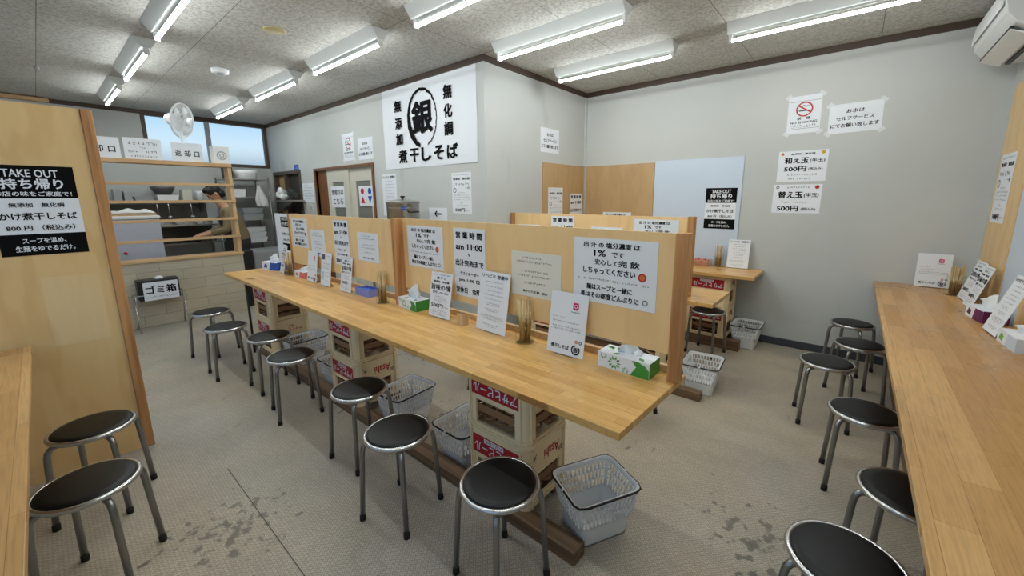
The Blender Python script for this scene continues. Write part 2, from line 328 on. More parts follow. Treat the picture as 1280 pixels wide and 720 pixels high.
def scribble(mb, x0, x1, cy, h, z, m, seed=0, mat4=None):
    """a line of print too small to read"""
    rg = random.Random(seed); x = x0
    while x < x1-h*.5:
        cw = h*rg.uniform(.75, 1.0)
        if rg.random() < .1: x += cw*.8; continue
        for k in range(rg.choice((2, 3, 3))):
            if rg.random() < .55:
                y = cy+h*rg.uniform(-.42, .42); a, b = x+cw*rg.uniform(0, .2), x+cw*rg.uniform(.65, .95); mb.add([(a, y-h*.06, z), (b, y-h*.06, z), (b, y+h*.06, z), (a, y+h*.06, z)], [(0, 1, 2, 3)], m, False, mat4)
            else:
                q = x+cw*rg.uniform(.15, .85); a, b = cy-h*rg.uniform(.25, .48), cy+h*rg.uniform(.25, .48); mb.add([(q-h*.055, a, z), (q+h*.055, a, z), (q+h*.055, b, z), (q-h*.055, b, z)], [(0, 1, 2, 3)], m, False, mat4)
        x += cw*1.12
def ring(mb, cx, cy, r0, r1, z, m, n=36, a0=0, a1=360, ex=1., mat4=None):
    k = n if a1-a0 >= 360 else n+1; vs = []
    for i in range(k):
        a = R(a0+(a1-a0)*i/n); vs += [(cx+ex*r0*math.cos(a), cy+r0*math.sin(a), z), (cx+ex*r1*math.cos(a), cy+r1*math.sin(a), z)]
    K = n
    mb.add(vs, [(2*i, 2*i+1, (2*i+3) % (2*k), (2*i+2) % (2*k)) for i in range(K)], m, False, mat4)
def disc(mb, cx, cy, r, z, m, n=24, ex=1.):
    mb.add([(cx+ex*r*math.cos(2*math.pi*i/n), cy+r*math.sin(2*math.pi*i/n), z) for i in range(n)], [tuple(range(n))], m)
def quad(mb, pts, z, m): mb.add([(x, y, z) for x, y in pts], [tuple(range(len(pts)))], m)
def print_sheet(mb, w, h, spec, t, m0=0, m4=None):
    """printing laid on a sheet w x h whose centre is the origin, fractions measured from the top left"""
    z = t+.0006
    X = lambda f: (f-.5)*w
    Y = lambda f: (.5-f)*h
    for i, q in enumerate(spec):
        k = q[0]
        if k == 't': put_text(mb, q[1], X(q[2]), Y(q[3]), q[4]*w, q[5]*h, z+.0004, PI_[q[6]] if len(q) > 6 else 1, m4, bold=q[7] if len(q) > 7 else .02)
        elif k == 's': scribble(mb, X(q[1]), X(q[2]), Y(q[3]), q[4]*h, z, PI_[q[5]] if len(q) > 5 else 2, i*7+int(w*1000), m4)
        elif k == 'r': mb.add([(X(q[1]), Y(q[4]), z), (X(q[3]), Y(q[4]), z), (X(q[3]), Y(q[2]), z), (X(q[1]), Y(q[2]), z)], [(0, 1, 2, 3)], PI_[q[5]], False, m4)
        elif k == 'o': ring(mb, X(q[1]), Y(q[2]), q[3]*w, q[4]*w, z+.0003+.00005*i, PI_[q[5]], mat4=m4, a0=q[6] if len(q) > 6 else 0, a1=q[7] if len(q) > 7 else 360)
        elif k == 'p': mb.add([(X(x), Y(y), z+.0003+.00005*i) for x, y in q[1]], [tuple(range(len(q[1])))], PI_[q[2]], False, m4)
def sign(name, label, cat, c, right, w, h, spec, paper='paper', group=None, t=.0012, tapes=(), tilt=0., lift=.0008, upv=(0, 0, 1)):
    """one sheet fixed flat on a surface: c is the middle of the sheet on that surface"""
    mb = MB(); mb.box(-w/2, w/2, -h/2, h/2, 0, t, PI_[paper]); print_sheet(mb, w, h, spec, t)
    mw = wallM(c, right, upv) @ Matrix.Translation((0, 0, lift)) @ Matrix.Rotation(tilt, 4, 'Z')
    o = mb.build(name, [M[k] for k in PAL], None, 0, mw); tag(o, label, cat, group)
    for tx, ty, tw, th, ta in tapes:
        b = MB(); b.box(-tw/2, tw/2, -th/2, th/2, 0, .0022, 0)
        p = b.build('tape', M['tapem'], o); p.matrix_local = Matrix.Translation((tx, ty, 0)) @ Matrix.Rotation(ta, 4, 'Z')
    return o
def corner_tapes(w, h, s=.05):
    return [(-w/2, h/2, s, s*.6, .7), (w/2, h/2, s, s*.6, -.6), (-w/2, -h/2, s, s*.6, -.7), (w/2, -h/2, s, s*.6, .6)]
def simple(name, x0, x1, y0, y1, z0, z1, m, bevel=0., parent=None):
    b = MB(); b.box(x0, x1, y0, y1, z0, z1); return b.build(name, m, parent, bevel)
def rest_at(x0, x1, y0, y1, z0, z1, name, m, bevel=0., parent=None): return simple(name, x0, x1, y0, y1, z0, z1, m, bevel, parent)

# ------------------------------------------------------------------ the room
H = 2.84; XF, XS, XR, YN, YW, YB = -8.45, -2.85, .80, -.80, 2.87, 4.74
b = MB(); b.prism([(XF, YN), (XR, YN), (XR, YB), (XS, YB), (XS, YW), (XF, YW)], -.12, 0, 'z'); struct(b.build('floor', M['floor']))
b = MB(); b.prism([(XF-.1, YN-.1), (XR+.1, YN-.1), (XR+.1, YB+.1), (XS-.1, YB+.1), (XS-.1, YW+.1), (XF-.1, YW+.1)], H, H+.1, 'z'); struct(b.build('ceiling', M['ceil']))
def wall(name, boxes, m='wall'):
    b = MB()
    for q in boxes: b.box(*q)
    return struct(b.build(name, M[m]))
wall('wall_back', [(XS-.1, XR+.1, YB, YB+.1, -.1, H)])
wall('wall_side', [(XS-.1, XS, YW, YB, -.1, H)])
DX0, DX1, DZ = -6.60, -4.93, 1.945           # sliding door opening
OX0, OX1, OZ = -8.30, -7.19, 1.965           # back doorway
wall('wall_banner', [(XF-.1, OX0, YW, YW+.1, -.1, H), (OX0, OX1, YW, YW+.1, OZ, H), (OX1, DX0, YW, YW+.1, -.1, H), (DX0, DX1, YW, YW+.1, DZ, H), (DX1, XS-.1, YW, YW+.1, -.1, H)])
WY0, WY1, WZ0, WZ1 = 1.20, 2.84, 2.10, 2.795  # high window
wall('wall_far', [(XF-.1, XF, YN-.1, WY0, -.1, H), (XF-.1, XF, WY0, WY1, -.1, WZ0), (XF-.1, XF, WY0, WY1, WZ1, H), (XF-.1, XF, WY1, YW+.1, -.1, H)])
wall('wall_right', [(XR, XR+.1, YN-.1, YB+.1, -.1, H)])
FX0, FX1, FZ0, FZ1 = -6.0, .4, .85, 2.35      # shop-front opening behind the camera
wall('wall_front', [(XF-.1, FX0, YN-.1, YN, -.1, H), (FX1, XR+.1, YN-.1, YN, -.1, H), (FX0, FX1, YN-.1, YN, -.1, FZ0), (FX0, FX1, YN-.1, YN, FZ1, H)])
pl = bpy.data.lights.new('shopfront_daylight', 'AREA'); pl.shape = 'RECTANGLE'; pl.size = FX1-FX0; pl.size_y = FZ1-FZ0; pl.cycles.is_portal = True
po = bpy.data.objects.new('shopfront_daylight', pl); C.objects.link(po); po.location = ((FX0+FX1)/2, YN-.05, (FZ0+FZ1)/2); po.rotation_euler = (R(90), 0, 0)
def trim(i, *q): struct(simple('trim_%d' % i, *q, M['trim'], .003))
T0 = H-.055
trim(1, XS, XR, YB-.02, YB, T0, H); trim(2, XS, XS+.02, YW-.02, YB-.02, T0, H); trim(3, XF, XS, YW-.02, YW, T0, H)
trim(4, XF, XF+.02, YN, YW-.02, T0, H); trim(5, XR-.02, XR, YN, YB-.02, T0, H)
struct(simple('baseboard_back', XS, XR, YB-.012, YB, 0, .075, M['base'])); struct(simple('baseboard_side', XS, XS+.012, YW, YB-.012, 0, .075, M['base']))
struct(simple('baseboard_banner', DX1+.03, XS, YW-.012, YW, 0, .075, M['base']))
# pale cover strips in the corners
struct(simple('trim_6', XS, XS+.025, YB-.025, YB, 1.93, T0, M['wall'])); struct(simple('trim_7', XS-.06, XS+.004, YW-.006, YW+.06, 0, T0, M['wall']))
# high window, two frosted sashes
wf = MB(); d = XF+.012
for q in ((WY0-.02, WY0+.03, WZ0, WZ1), (WY1-.03, WY1+.02, WZ0, WZ1), (WY0-.02, WY1+.02, WZ0-.03, WZ0+.02), (WY0-.02, WY1+.02, WZ1-.02, WZ1+.01)): wf.box(XF-.08, d, *q)
win = struct(wf.build('window_1', M['frame'], None, .003))
ym = 1.99
simple('meeting_stile', XF-.06, XF+.006, ym-.03, ym+.03, WZ0+.02, WZ1-.02, M['greym'], .003, win)
simple('pane', XF-.05, XF-.042, WY0+.03, ym-.03, WZ0+.02, WZ1-.02, M['frost'], 0, win); simple('pane', XF-.05, XF-.042, ym+.03, WY1-.03, WZ0+.02, WZ1-.02, M['frost'], 0, win)
lk = MB(); lk.lathe([(.018, 0), (.022, .01), (.012, .03)], 12, mat4=Matrix.Translation((XF+.006, ym, 2.42)) @ Matrix.Rotation(R(90), 4, 'Y')); lk.build('window_latch', M['greym'], win)
# sliding double doors
dr = MB()
for q in ((DX0-.04, DX0, 0, DZ), (DX1, DX1+.04, 0, DZ)): dr.box(q[0], q[1], YW-.02, YW+.09, q[2], q[3])
dr.box(DX0-.04, DX1+.04, YW-.02, YW+.09, DZ, DZ+.035); door = struct(dr.build('door_1', M['wooddk'], None, .003))
simple('door_pocket', DX0, -6.28, YW+.03, YW+.06, 0, DZ, M['wooddk'], 0, door)
for x0, x1, yy in ((-6.28, -5.62, YW+.02), (-5.64, DX1, YW+.045)):
    wx0, wx1 = x0+.17, x1-.15; lf = MB()
    lf.box(x0, wx0, yy, yy+.03, .01, DZ); lf.box(wx1, x1, yy, yy+.03, .01, DZ); lf.box(wx0, wx1, yy, yy+.03, .01, .95); lf.box(wx0, wx1, yy, yy+.03, 1.76, DZ)
    leaf = lf.build('door_leaf', M['door'], door, .003); simple('pane', wx0, wx1, yy+.012, yy+.018, .95, 1.76, M['pane'], 0, leaf)
# dark doorway beyond the rack
dr = MB()
for q in ((OX0-.03, OX0+.03, 0, OZ), (OX1-.03, OX1+.03, 0, OZ), (-7.85, -7.80, 0, OZ-.02)): dr.box(q[0], q[1], YW-.015, YW+.09, q[2], q[3])
dr.box(OX0-.03, OX1+.03, YW-.015, YW+.09, OZ-.03, OZ+.03); door2 = struct(dr.build('door_2', M['frame'], None, .003))
simple('screen_panel', -7.80, OX1-.03, YW+.05, YW+.06, .02, OZ-.03, M['dark'], 0, door2); simple('screen_panel', OX0+.03, -7.85, YW+.06, YW+.07, .02, OZ-.03, M['plyg'], 0, door2)

# ------------------------------------------------------------------ ceiling lights
def make_lamp(label):
    t = thing('fluorescent_light', label, 'ceiling light', (0, 0, H), 0, 'fluorescent lights on the ceiling')
    b = MB(); b.prism([(-.085, 0), (.085, 0), (.03, -.075), (-.03, -.075)], -.615, .615, 'x'); b.build('housing', M['lampw'], t, .004)
    for s in (-1, 1):
        k = MB(); k.box(s*.595-.012, s*.595+.012, -.018, .018, -.13, -.07); k.build('tube_holder', M['white'], t, .004)
    k = MB(); n = 12; rr = .0135
    ring_ = [(rr*math.cos(2*math.pi*(j+.5)/n), rr*math.sin(2*math.pi*(j+.5)/n)) for j in range(n)]
    k.add([(x, y, -.112+z) for x in (-.582, .582) for y, z in ring_], [(j, (j+1) % n, n+(j+1) % n, n+j) for j in range(n)], 0, True)
    for j in range(n):
        if math.sin(2*math.pi*(j+1)/n) > .3: k.mi[j] = 1
    k.build('tube', [M['tube'], M['whitep']], t)
    return t
LAMPS = [((-3.67, .77), 'nearest fluorescent ceiling light of the row at top left edge'), ((-5.32, .77), 'middle fluorescent ceiling light of the leftmost row'), ((-7.02, .77), 'farthest fluorescent ceiling light of the leftmost row, nearest the far wall'),
 ((-7.0, 1.935), 'short-looking fluorescent ceiling light nearest the high window'), ((-5.3, 1.935), 'fluorescent ceiling light past the smoke detector, second from the high window'), ((-3.66, 1.93), 'fluorescent ceiling light left of the banner, third from the high window'),
 ((-1.97, 1.91), 'fluorescent ceiling light cut by the top edge above the banner corner'), ((-1.98, 2.79), 'fluorescent ceiling light touching the wall corner right of the banner'), ((-1.97, 3.71), 'fluorescent ceiling light over the corner of back wall and plywood panels'), ((-.31, 3.66), 'fluorescent ceiling light nearest the air conditioner')]
lamp = None
for (x, y), lb in LAMPS:
    if lamp is None: lamp = make_lamp(lb); lamp.location = (x, y, H)
    else: dup(lamp, (x, y, H), 0, lb)
# the rows go on behind the camera
for x, y in ((-.30, 1.91), (-2.0, .77), (-.35, .77)): dup(lamp, (x, y, H), 0, 'fluorescent ceiling light of the rows overhead and behind the viewer')
b = MB(); b.lathe([(.001, 0), (.06, 0), (.078, -.012), (.075, -.045), (.05, -.055), (.001, -.055)][::-1], 24, 0)
dt = thing('smoke_detector', 'round white smoke detector on the ceiling', 'smoke detector', (-5.2, 1.40, H)); b.build('body', M['whitep'], dt)
b = MB(); b.lathe([(.001, -.066), (.028, -.064), (.032, -.055)], 16); b.build('sensor', M['greym'], dt)
b = MB(); b.lathe([(.001, -.006), (.075, -.006), (.085, 0)], 28, c=(-3.73, 1.41, H)); tag(b.build('ceiling_cover_plate', M['yellowcap']), 'flat round beige cover plate on the ceiling', 'cover plate')
b = MB(); b.lathe([(.02, 0), (.02, -.02), (.008, -.04)], 12, c=(-6.52, .197, H)); tag(b.build('ceiling_hook', M['greym']), 'small grey hook on the ceiling joint at left', 'hook')
tag(simple('ceiling_batten', XF+.03, XF+.10, YN+.01, .30, H-.06, H-.012, M['pinex'], .003), 'pale wooden batten along the ceiling edge at top left', 'batten')

# ------------------------------------------------------------------ counters
def counter(label, x0, x1, y0, y1, z, th, m, skew=None):
    b = MB(); p = skew or [(x0, y0), (x1, y0), (x1, y1), (x0, y1)]
    b.prism(p, z-th, z, 'z'); return tag(b.build('counter', M[m], None, .002), label, 'counter', 'wooden counters')
ZC, ZS = .735, .775
mid = counter('long laminated wooden counter in the middle with cards and tissue boxes', 0, 0, 0, 0, ZC, .03, 'top', [(-5.187, 1.184), (-.528, 1.147), (-.505, 1.745), (-5.187, 1.745)])
b = MB(); b.tube([(-4.50, 1.19, 0), (-4.50, 1.19, ZC-.03)], .011, 8); b.build('leg', M['blackp'], mid)
counter('short wooden counter end seen right behind the middle partition post', -2.84, -.735, 3.10, 3.62, ZC, .03, 'top')
counter('wooden counter along the back wall below the white board', -2.84, -.66, 4.19, 4.725, ZS, .03, 'top')
counter('wide wooden counter along the right wall', .20, .798, .15, 4.725, ZS, .028, 'side')
counter('wooden counter cut by the left edge in front of the plywood screen', -3.215, -.75, -.70, -.123, ZS, .028, 'sidex')
# ------------------------------------------------------------------ plywood screen at left
t = thing('plywood_screen', 'tall amber plywood screen at left carrying the take-out notice', 'partition', (-3.25, 0, 0))
b = MB(); b.box(-.012, .0, YN+.02, .215, .0, 1.995); b.build('plywood_panel', M['plyL'], t)
b = MB(); b.box(-.05, .012, .218, .262, 0, 1.995); b.build('stud', M['post'], t, .003)
b = MB(); b.box(-.05, -.012, YN+.02, YN+.06, 0, 1.995); b.box(-.05, -.012, YN+.06, .218, 1.95, 1.995); b.box(-.05, -.012, YN+.06, .218, 0, .045); b.build('rear_frame', M['post'], t)
b = MB(); b.box(0, .0012, -.045, .168, .735, 1.115); b.build('plywood_patch', M['plyP'], t)
# ------------------------------------------------------------------ partitions on the counters
t = thing('counter_partition', 'long plywood partition on the middle counter covered in notices', 'partition', (0, 0, ZC))
zz = lambda z: z-ZC
b = MB(); b.box(-4.51, -4.45, 1.63, 1.72, 0, zz(1.368)); b.build('end_post', M['post'], t, .003)
b = MB(); b.box(-2.60, -2.56, 1.628, 1.72, 0, zz(1.378)); b.build('middle_post', M['post'], t, .003)
b = MB(); b.box(-.548, -.497, 1.632, 1.682, 0, zz(1.378)); b.build('end_post', M['post'], t, .003)
b = MB(); b.box(-4.45, -2.60, 1.626, 1.638, zz(.868), zz(1.37)); b.build('plywood_panel', M['ply'], t)
b = MB(); b.prism([(-2.56, 1.70), (-.548, 1.642), (-.548, 1.654), (-2.56, 1.712)], zz(.855), zz(1.376), 'z'); b.build('plywood_panel', M['ply'], t)
b = MB(); b.box(-4.45, -2.60, 1.715, 1.742, 0, .035); b.box(-2.56, -.52, 1.715, 1.742, 0, .035); b.build('bottom_rail', M['pinex'], t, .002)
t = thing('counter_partition', 'shorter plywood partition behind the middle one, end at the side wall', 'partition', (0, 0, ZC))
b = MB(); b.box(-2.845, -2.79, 3.23, 3.28, 0, zz(1.366)); b.build('end_post', M['post'], t, .003)
b = MB(); b.box(-1.0, -.945, 3.225, 3.275, 0, zz(1.372)); b.build('end_post', M['post'], t, .003)
b = MB(); b.box(-2.79, -1.0, 3.24, 3.252, zz(.86), zz(1.366)); b.build('plywood_panel', M['ply'], t)
# boards on the walls
tag(simple('plywood_board', XS+.002, XS+.014, 3.80, 4.70, ZS+.002, 1.925, M['plyg']), 'dull plywood board on the side wall by the inner corner', 'board', 'boards on the walls')
tag(simple('plywood_board', XS+.03, -1.885, YB-.014, YB-.002, ZS+.002, 1.925, M['plyg']), 'dull plywood board on the back wall left of the white board', 'board', 'boards on the walls')
tag(simple('white_board', -1.88, -.94, YB-.012, YB-.002, ZS+.002, 1.938, M['board']), 'large plain white board on the back wall with take-out notice', 'board', 'boards on the walls')
tag(simple('plywood_board', XR-.02, XR-.002, 3.90, 4.56, ZS+.002, 2.29, M['plyL']), 'tall plywood board on the right wall with a narrow notice', 'board', 'boards on the walls')
tag(simple('white_board', XR-.016, XR-.002, 3.50, 3.898, ZS+.002, 2.29, M['board']), 'tall plain white board on the right wall beside plywood', 'board', 'boards on the walls')
tag(simple('plywood_board', XR-.02, XR-.002, 2.6, 3.498, ZS+.002, 2.0, M['plyL']), 'plywood board at the right edge behind the large leaning card', 'board', 'boards on the walls')

# ------------------------------------------------------------------ stools
def make_stool(label, group):
    t = thing('round_stool', label, 'stool', (0, 0, 0), 0, group)
    b = MB(); b.lathe([(.001, .412), (.140, .412), (.1445, .422), (.143, .431), (.136, .4365), (.11, .439), (.001, .440)], 40); b.build('seat', M['black'], t)
    b = MB(); b.tube([(.148*math.cos(2*math.pi*i/40), .148*math.sin(2*math.pi*i/40), .423) for i in range(40)], .0105, 8, closed=True); b.lathe([(.001, .404), (.148, .409), (.149, .413)], 40); b.build('seat_rim', M['chrome'], t)
    for k in range(4):
        a = math.pi/2*k; ca, sa = math.cos(a), math.sin(a)
        pr = [(.085, .398), (.130, .398), (.147, .394), (.158, .382), (.163, .366), (.166, .34), (.1865, .012)]
        b = MB(); b.tube([(r*ca, r*sa, z) for r, z in pr], .0122, 10); leg = b.build('leg', M['steel'], t)
        b = MB(); b.tube([(.1853*ca, .1853*sa, .030), (.187*ca, .187*sa, .0)], .0142, 10); b.build('rubber_foot', M['rubber'], leg)
    return t
ST = [(-2.19, -.03, 17, 'round stool at left front, partly under the left counter', 0), (-2.76, .02, 18, 'round stool standing against the plywood screen at left', 0),
 (-4.79, .945, 82, 'farthest round stool of the middle counter row, nearest the rubbish stand', 0), (-4.12, .90, 44, 'second farthest round stool of the middle counter row', 0),
 (-3.545, 1.05, 45, 'round stool in front of the farthest crate stack', 0), (-2.965, 1.0, 35, 'round stool half a pace left of the middle crate stack', 0),
 (-2.115, 1.05, 50, 'round stool right of the middle crate stack, third nearest of the row', 0), (-1.565, .948, 61, 'second nearest round stool of the middle counter row', 0), (-.95, 1.0, 38, 'nearest round stool in front of the right crate stack', 0),
 (.095, 4.41, 22, 'round stool nearest the back wall at the right counter', 1), (.142, 3.80, 68, 'second round stool from the back wall, tucked against the right counter', 1), (-.03, 3.25, 55, 'round stool pulled furthest out from the right counter', 1),
 (.16, 2.575, 50, 'third nearest round stool tucked under the right counter', 1), (.28, 1.92, 18, 'second nearest round stool under the right counter', 1), (.10, 1.42, 30, 'nearest round stool of the right counter, cut by the bottom edge', 1),
 (-1.0, 4.05, 35, 'round stool behind the short counter end, before the back crates', 2), (-2.27, 2.2, 10, 'round stool glimpsed through the partition gap by the tall card', 2), (-1.10, 2.52, 30, 'round stool glimpsed through the gap behind the green tissue box at right', 2)]
GR = ['stools along the left and middle counters', 'stools along the right counter', 'stools behind the middle partition']
stool = None
for x, y, a, lb, g in ST:
    if stool is None: stool = make_stool(lb, GR[g]); stool.location = (x, y, 0); stool.rotation_euler = (0, 0, R(a))
    else: dup(stool, (x, y, 0), R(a), lb, GR[g])

# ------------------------------------------------------------------ upturned beer crates
CW, CD, CH = .405, .345, .32
def make_crate(label, group, logo):
    t = thing('beer_crate', label, 'crate', (0, 0, 0), 0, group)
    hx, hy = CW/2, CD/2; th = .014; b = MB()
    def face(mk, hw):            # one side wall: bands round a window, mk maps (u, depth, z)
        def bx(u0, u1, z0, z1, d0=0., d1=th): 
            P = [mk(u, d) for u in (u0, u1) for d in (d0, d1)]; xs = [p[0] for p in P]; ys = [p[1] for p in P]
            b.box(min(xs), max(xs), min(ys), max(ys), z0, z1)
        cu = .045
        bx(-hw+cu, hw-cu, .160, .305); bx(-hw+cu, hw-cu, .006, .032)
        bx(-hw+cu, -hw+.075, .032, .160); bx(hw-.075, hw-cu, .032, .160)
        bx(-hw+cu, hw-cu, .004, .014, -.007, 0); bx(-hw+cu, hw-cu, .024, .030, -.006, 0); bx(-hw+cu, hw-cu, .302, CH-.002, -.003, th)
        bx(-hw+.069, hw-.069, .158, .163, -.003, 0); bx(-hw+.069, hw-.069, .028, .033, -.003, 0)
    face(lambda u, d: (u, -hy+.006+d), hx); face(lambda u, d: (u, hy-.006-d), hx)
    face(lambda u, d: (-hx+.006+d, u), hy); face(lambda u, d: (hx-.006-d, u), hy)
    for sx_ in (-1, 1):          # rounded corner columns with ribs
        for sy_ in (-1, 1):
            cx, cy = sx_*(hx-.048), sy_*(hy-.048)
            a0 = {(1, 1): 0, (-1, 1): 90, (-1, -1): 180, (1, -1): 270}[(sx_, sy_)]
            def arc(r): return [(cx+r*math.cos(R(a0+15*i)), cy+r*math.sin(R(a0+15*i))) for i in range(7)]
            b.prism(arc(.046)+arc(.030)[::-1], .0, CH-.001, 'z', smooth=False)
            for z0, z1 in ((.0, .016), (.026, .034), (.296, .304), (.312, CH-.001)): b.prism(arc(.052)+arc(.044)[::-1], z0, z1, 'z')
            for q in (12, 78):
                a = R(a0+q); px, py = cx+.047*math.cos(a), cy+.047*math.sin(a); b.box(px-.004, px+.004, py-.004, py+.004, .03, .3)
    b.build('shell', M['crate'], t)
    b = MB(); b.box(-hx+.02, hx-.02, -hy+.02, hy-.02, .285, .296); b.build('bottom_plate', M['crate'], t)
    b = MB()                      # bottle rings inside
    for i in range(5):
        for j in range(4):
            cx, cy = (i-2)*.072, (j-1.5)*.075
            for z in (.055, .095, .135): b.tube([(cx+.0345*math.cos(R(45*k)), cy+.0345*math.sin(R(45*k)), z) for k in range(8)], .006, 5, closed=True)
    for i in range(6): b.box((i-2.5)*.072-.002, (i-2.5)*.072+.002, -hy+.02, hy-.02, .085, .125)
    for j in range(5): b.box(-hx+.02, hx-.02, (j-2)*.075-.002, (j-2)*.075+.002, .085, .125)
    b.build('bottle_divider', M['lattice'], t)
    mats = [M['cratered'], M['paper'], M['red'], M['grey']]
    for s in (0, 1):
        m4 = wallM((0, (-hy+.006) if s == 0 else (hy-.006), .232), (1, 0, 0) if s == 0 else (-1, 0, 0)); b = MB()
        b.box(-.160, .160, -.050, .048, 0, .0015, 0, m4)
        put_text(b, 'アサヒビール', 0, -.012, .285, .052, .0022, 1, m4, True, .02)
        b.add([(-.075, .018, .002), (.055, .018, .002), (.055, .043, .002), (-.075, .043, .002)], [(0, 1, 2, 3)], 1, False, m4)
        put_text(b, '大びん20本', -.01, .0305, .115, .017, .0026, 0, m4, True)
        b.build('label_plate', mats, t)
    for s in (-1, 1):
        m4 = wallM((s*(hx-.006), 0, .232), (0, s, 0)); b = MB()
        if logo: put_text(b, 'Asahi', .03, .0, .125, .055, .001, 2, m4, True, .02); put_text(b, '20', .105, -.028, .03, .026, .001, 3, m4, True); put_text(b, '大', -.105, .02, .03, .03, .001, 3, m4, True)
        else: put_text(b, 'BEER', 0, .02, .06, .016, .001, 2, m4, True); put_text(b, 'アサヒビール', 0, -.015, .20, .035, .001, 2, m4, True, .02)
        b.build('side_print', mats, t)
    return t
c1 = c2 = None
def crate_stack(x0, y0, zb, where, logo, group, n=2):
    """x0, y0 is the centre; zb the underside of the lower crate"""
    global c1, c2
    for k in range(n):
        lb = 'upside-down cream beer crate, %s of %s' % (('lower', 'upper')[k], where); p = (x0, y0, zb+CH*k)
        src = c1 if logo else c2
        if src is None:
            src = make_crate(lb, group, logo); src.location = p
            if logo: c1 = src
            else: c2 = src
        else: dup(src, p, 0, lb, group)
ZP = .065
crate_stack(-1.222, 1.425, ZP, 'the nearest stack under the middle counter', True, 'crates under the middle counter')
crate_stack(-2.735, 1.415, ZP, 'the middle stack under the long counter', True, 'crates under the middle counter')
crate_stack(-4.27, 1.40, ZP, 'the farthest stack under the long counter', False, 'crates under the middle counter')
crate_stack(-2.32, 3.32, ZP, 'the left stack under the second partition counter', True, 'crates under the rear counters')
crate_stack(-1.32, 3.40, ZP, 'the right stack under the second partition counter', True, 'crates under the rear counters')
crate_stack(-1.075, 4.42, .105, 'the stack under the back wall counter', True, 'crates under the rear counters')
crate_stack(.575, 3.95, .105, 'the far stack under the right counter', False, 'crates under the right counter')
crate_stack(.575, 2.75, .105, 'the near stack under the right counter', False, 'crates under the right counter')
def plank(label, x0, x1, y0, y1, z0, z1, m='plank'): tag(simple('plank', x0, x1, y0, y1, z0, z1, M[m], .003), label, 'plank', 'planks under the crates')
plank('weathered plank under the front of the middle counter crates', -4.62, -.735, 1.215, 1.298, 0, ZP)
for xc, wh in ((-1.222, 'nearest'), (-2.735, 'middle'), (-4.27, 'farthest')): plank('short block under the rear of the %s crate stack' % wh, xc-.18, xc+.18, 1.50, 1.59, 0, ZP)
plank('weathered plank under the second partition counter, front one', -2.7, -.74, 2.97, 3.045, 0, ZP)
plank('weathered plank carrying the rear edge of second counter crates', -2.7, -1.02, 3.16, 3.56, 0, ZP)
plank('weathered plank under the front of the back wall crates', -2.7, -.74, 4.25, 4.33, 0, .105)
plank('weathered plank under the rear of the back wall crates', -2.7, -.88, 4.50, 4.59, 0, .105)
plank('weathered plank under the front of the right counter crates', .375, .46, 2.5, 4.2, 0, .105, 'planky')
plank('weathered plank under the rear of the right counter crates', .69, .77, 2.5, 4.2, 0, .105, 'planky')

# ------------------------------------------------------------------ white plastic baskets
def make_basket(label, group):
    t = thing('plastic_basket', label, 'basket', (0, 0, 0), 0, group); hgt = .230
    def rr(hx, hy, r, z, n=5):
        return [(sx_*(hx-r)+r*math.cos(R(a0+90*i/n)), sy_*(hy-r)+r*math.sin(R(a0+90*i/n)), z) for sx_, sy_, a0 in ((1, 1, 0), (-1, 1, 90), (-1, -1, 180), (1, -1, 270)) for i in range(n+1)]
    def loop(f): return rr((.122+f*.038), (.096+f*.032), .03+.01*f, .004+hgt*f)
    b = MB(); lo = loop(0); b.add([(x, y, .004) for x, y, z in lo]+[(x, y, 0) for x, y, z in lo], [tuple(range(len(lo)))]+[tuple(range(2*len(lo)-1, len(lo)-1, -1))])
    def band(f0, f1, th=.0026):
        A, B = loop(f0), loop(f1); n = len(A)
        sh = lambda q, d: (q[0]*(1-d/.13), q[1]*(1-d/.13), q[2])
        vs = A+B+[sh(q, th) for q in B]+[sh(q, th) for q in A]
        b.add(vs, [(k*n+i, k*n+(i+1) % n, ((k+1) % 4)*n+(i+1) % n, ((k+1) % 4)*n+i) for k in range(4) for i in range(n)], 0, False)
    band(0, .42)
    for f in (.42, .60, .78): band(f-.018, f+.018)
    band(.93, 1.0)
    # upright bars between the openings, staggered row by row
    for row, (f0, f1) in enumerate(((.42, .6), (.6, .78), (.78, .95))):
        for side in range(4):
            n = 11 if side % 2 == 0 else 8
            for k in range(n+1):
                u = -1+2*(k+(.5 if row % 2 else 0))/n
                if u > 1: continue
                pts = []
                for f in (f0, f1):
                    hx, hy = .122+f*.038, .096+f*.032; z = .004+hgt*f
                    lim = (hx if side % 2 == 0 else hy)-.03
                    pts.append({0: (u*lim, -hy+.002, z), 2: (u*lim, hy-.002, z), 1: (hx-.002, u*lim, z), 3: (-hx+.002, u*lim, z)}[side])
                b.tube(pts, .0042, 4)
    for sx_, sy_ in ((1, 1), (1, -1), (-1, 1), (-1, -1)):
        q = []
        for f in (.42, .6, .78, .95): q.append((sx_*(.122+f*.038-.010), sy_*(.096+f*.032-.010), .004+hgt*f))
        b.tube(q, .009, 6)
    b.build('basket_body', M['whitep'], t)
    b = MB(); b.tube(rr(.165, .133, .042, .004+hgt), .0065, 6, closed=True); b.build('rim', M['whitep'], t)
    for s in (-1, 1):             # folding black handles lying along the rim
        L = [(.035, s*.139, .004+hgt+.002), (.125, s*.139, .004+hgt+.002), (.157, s*.128, .004+hgt+.002), (.169, s*.10, .004+hgt+.002), (.169, s*.01, .004+hgt+.002)]
        b = MB(); b.tube(L[::-1]+[(-x, y, z) for x, y, z in L], .005, 6); b.build('handle', M['blackp'], t)
    return t
bk = make_basket('white plastic basket on the floor right of the nearest crates', 'baskets on the floor')
bk.location = (-.785, 1.465, 0); bk.rotation_euler = (0, 0, R(62))
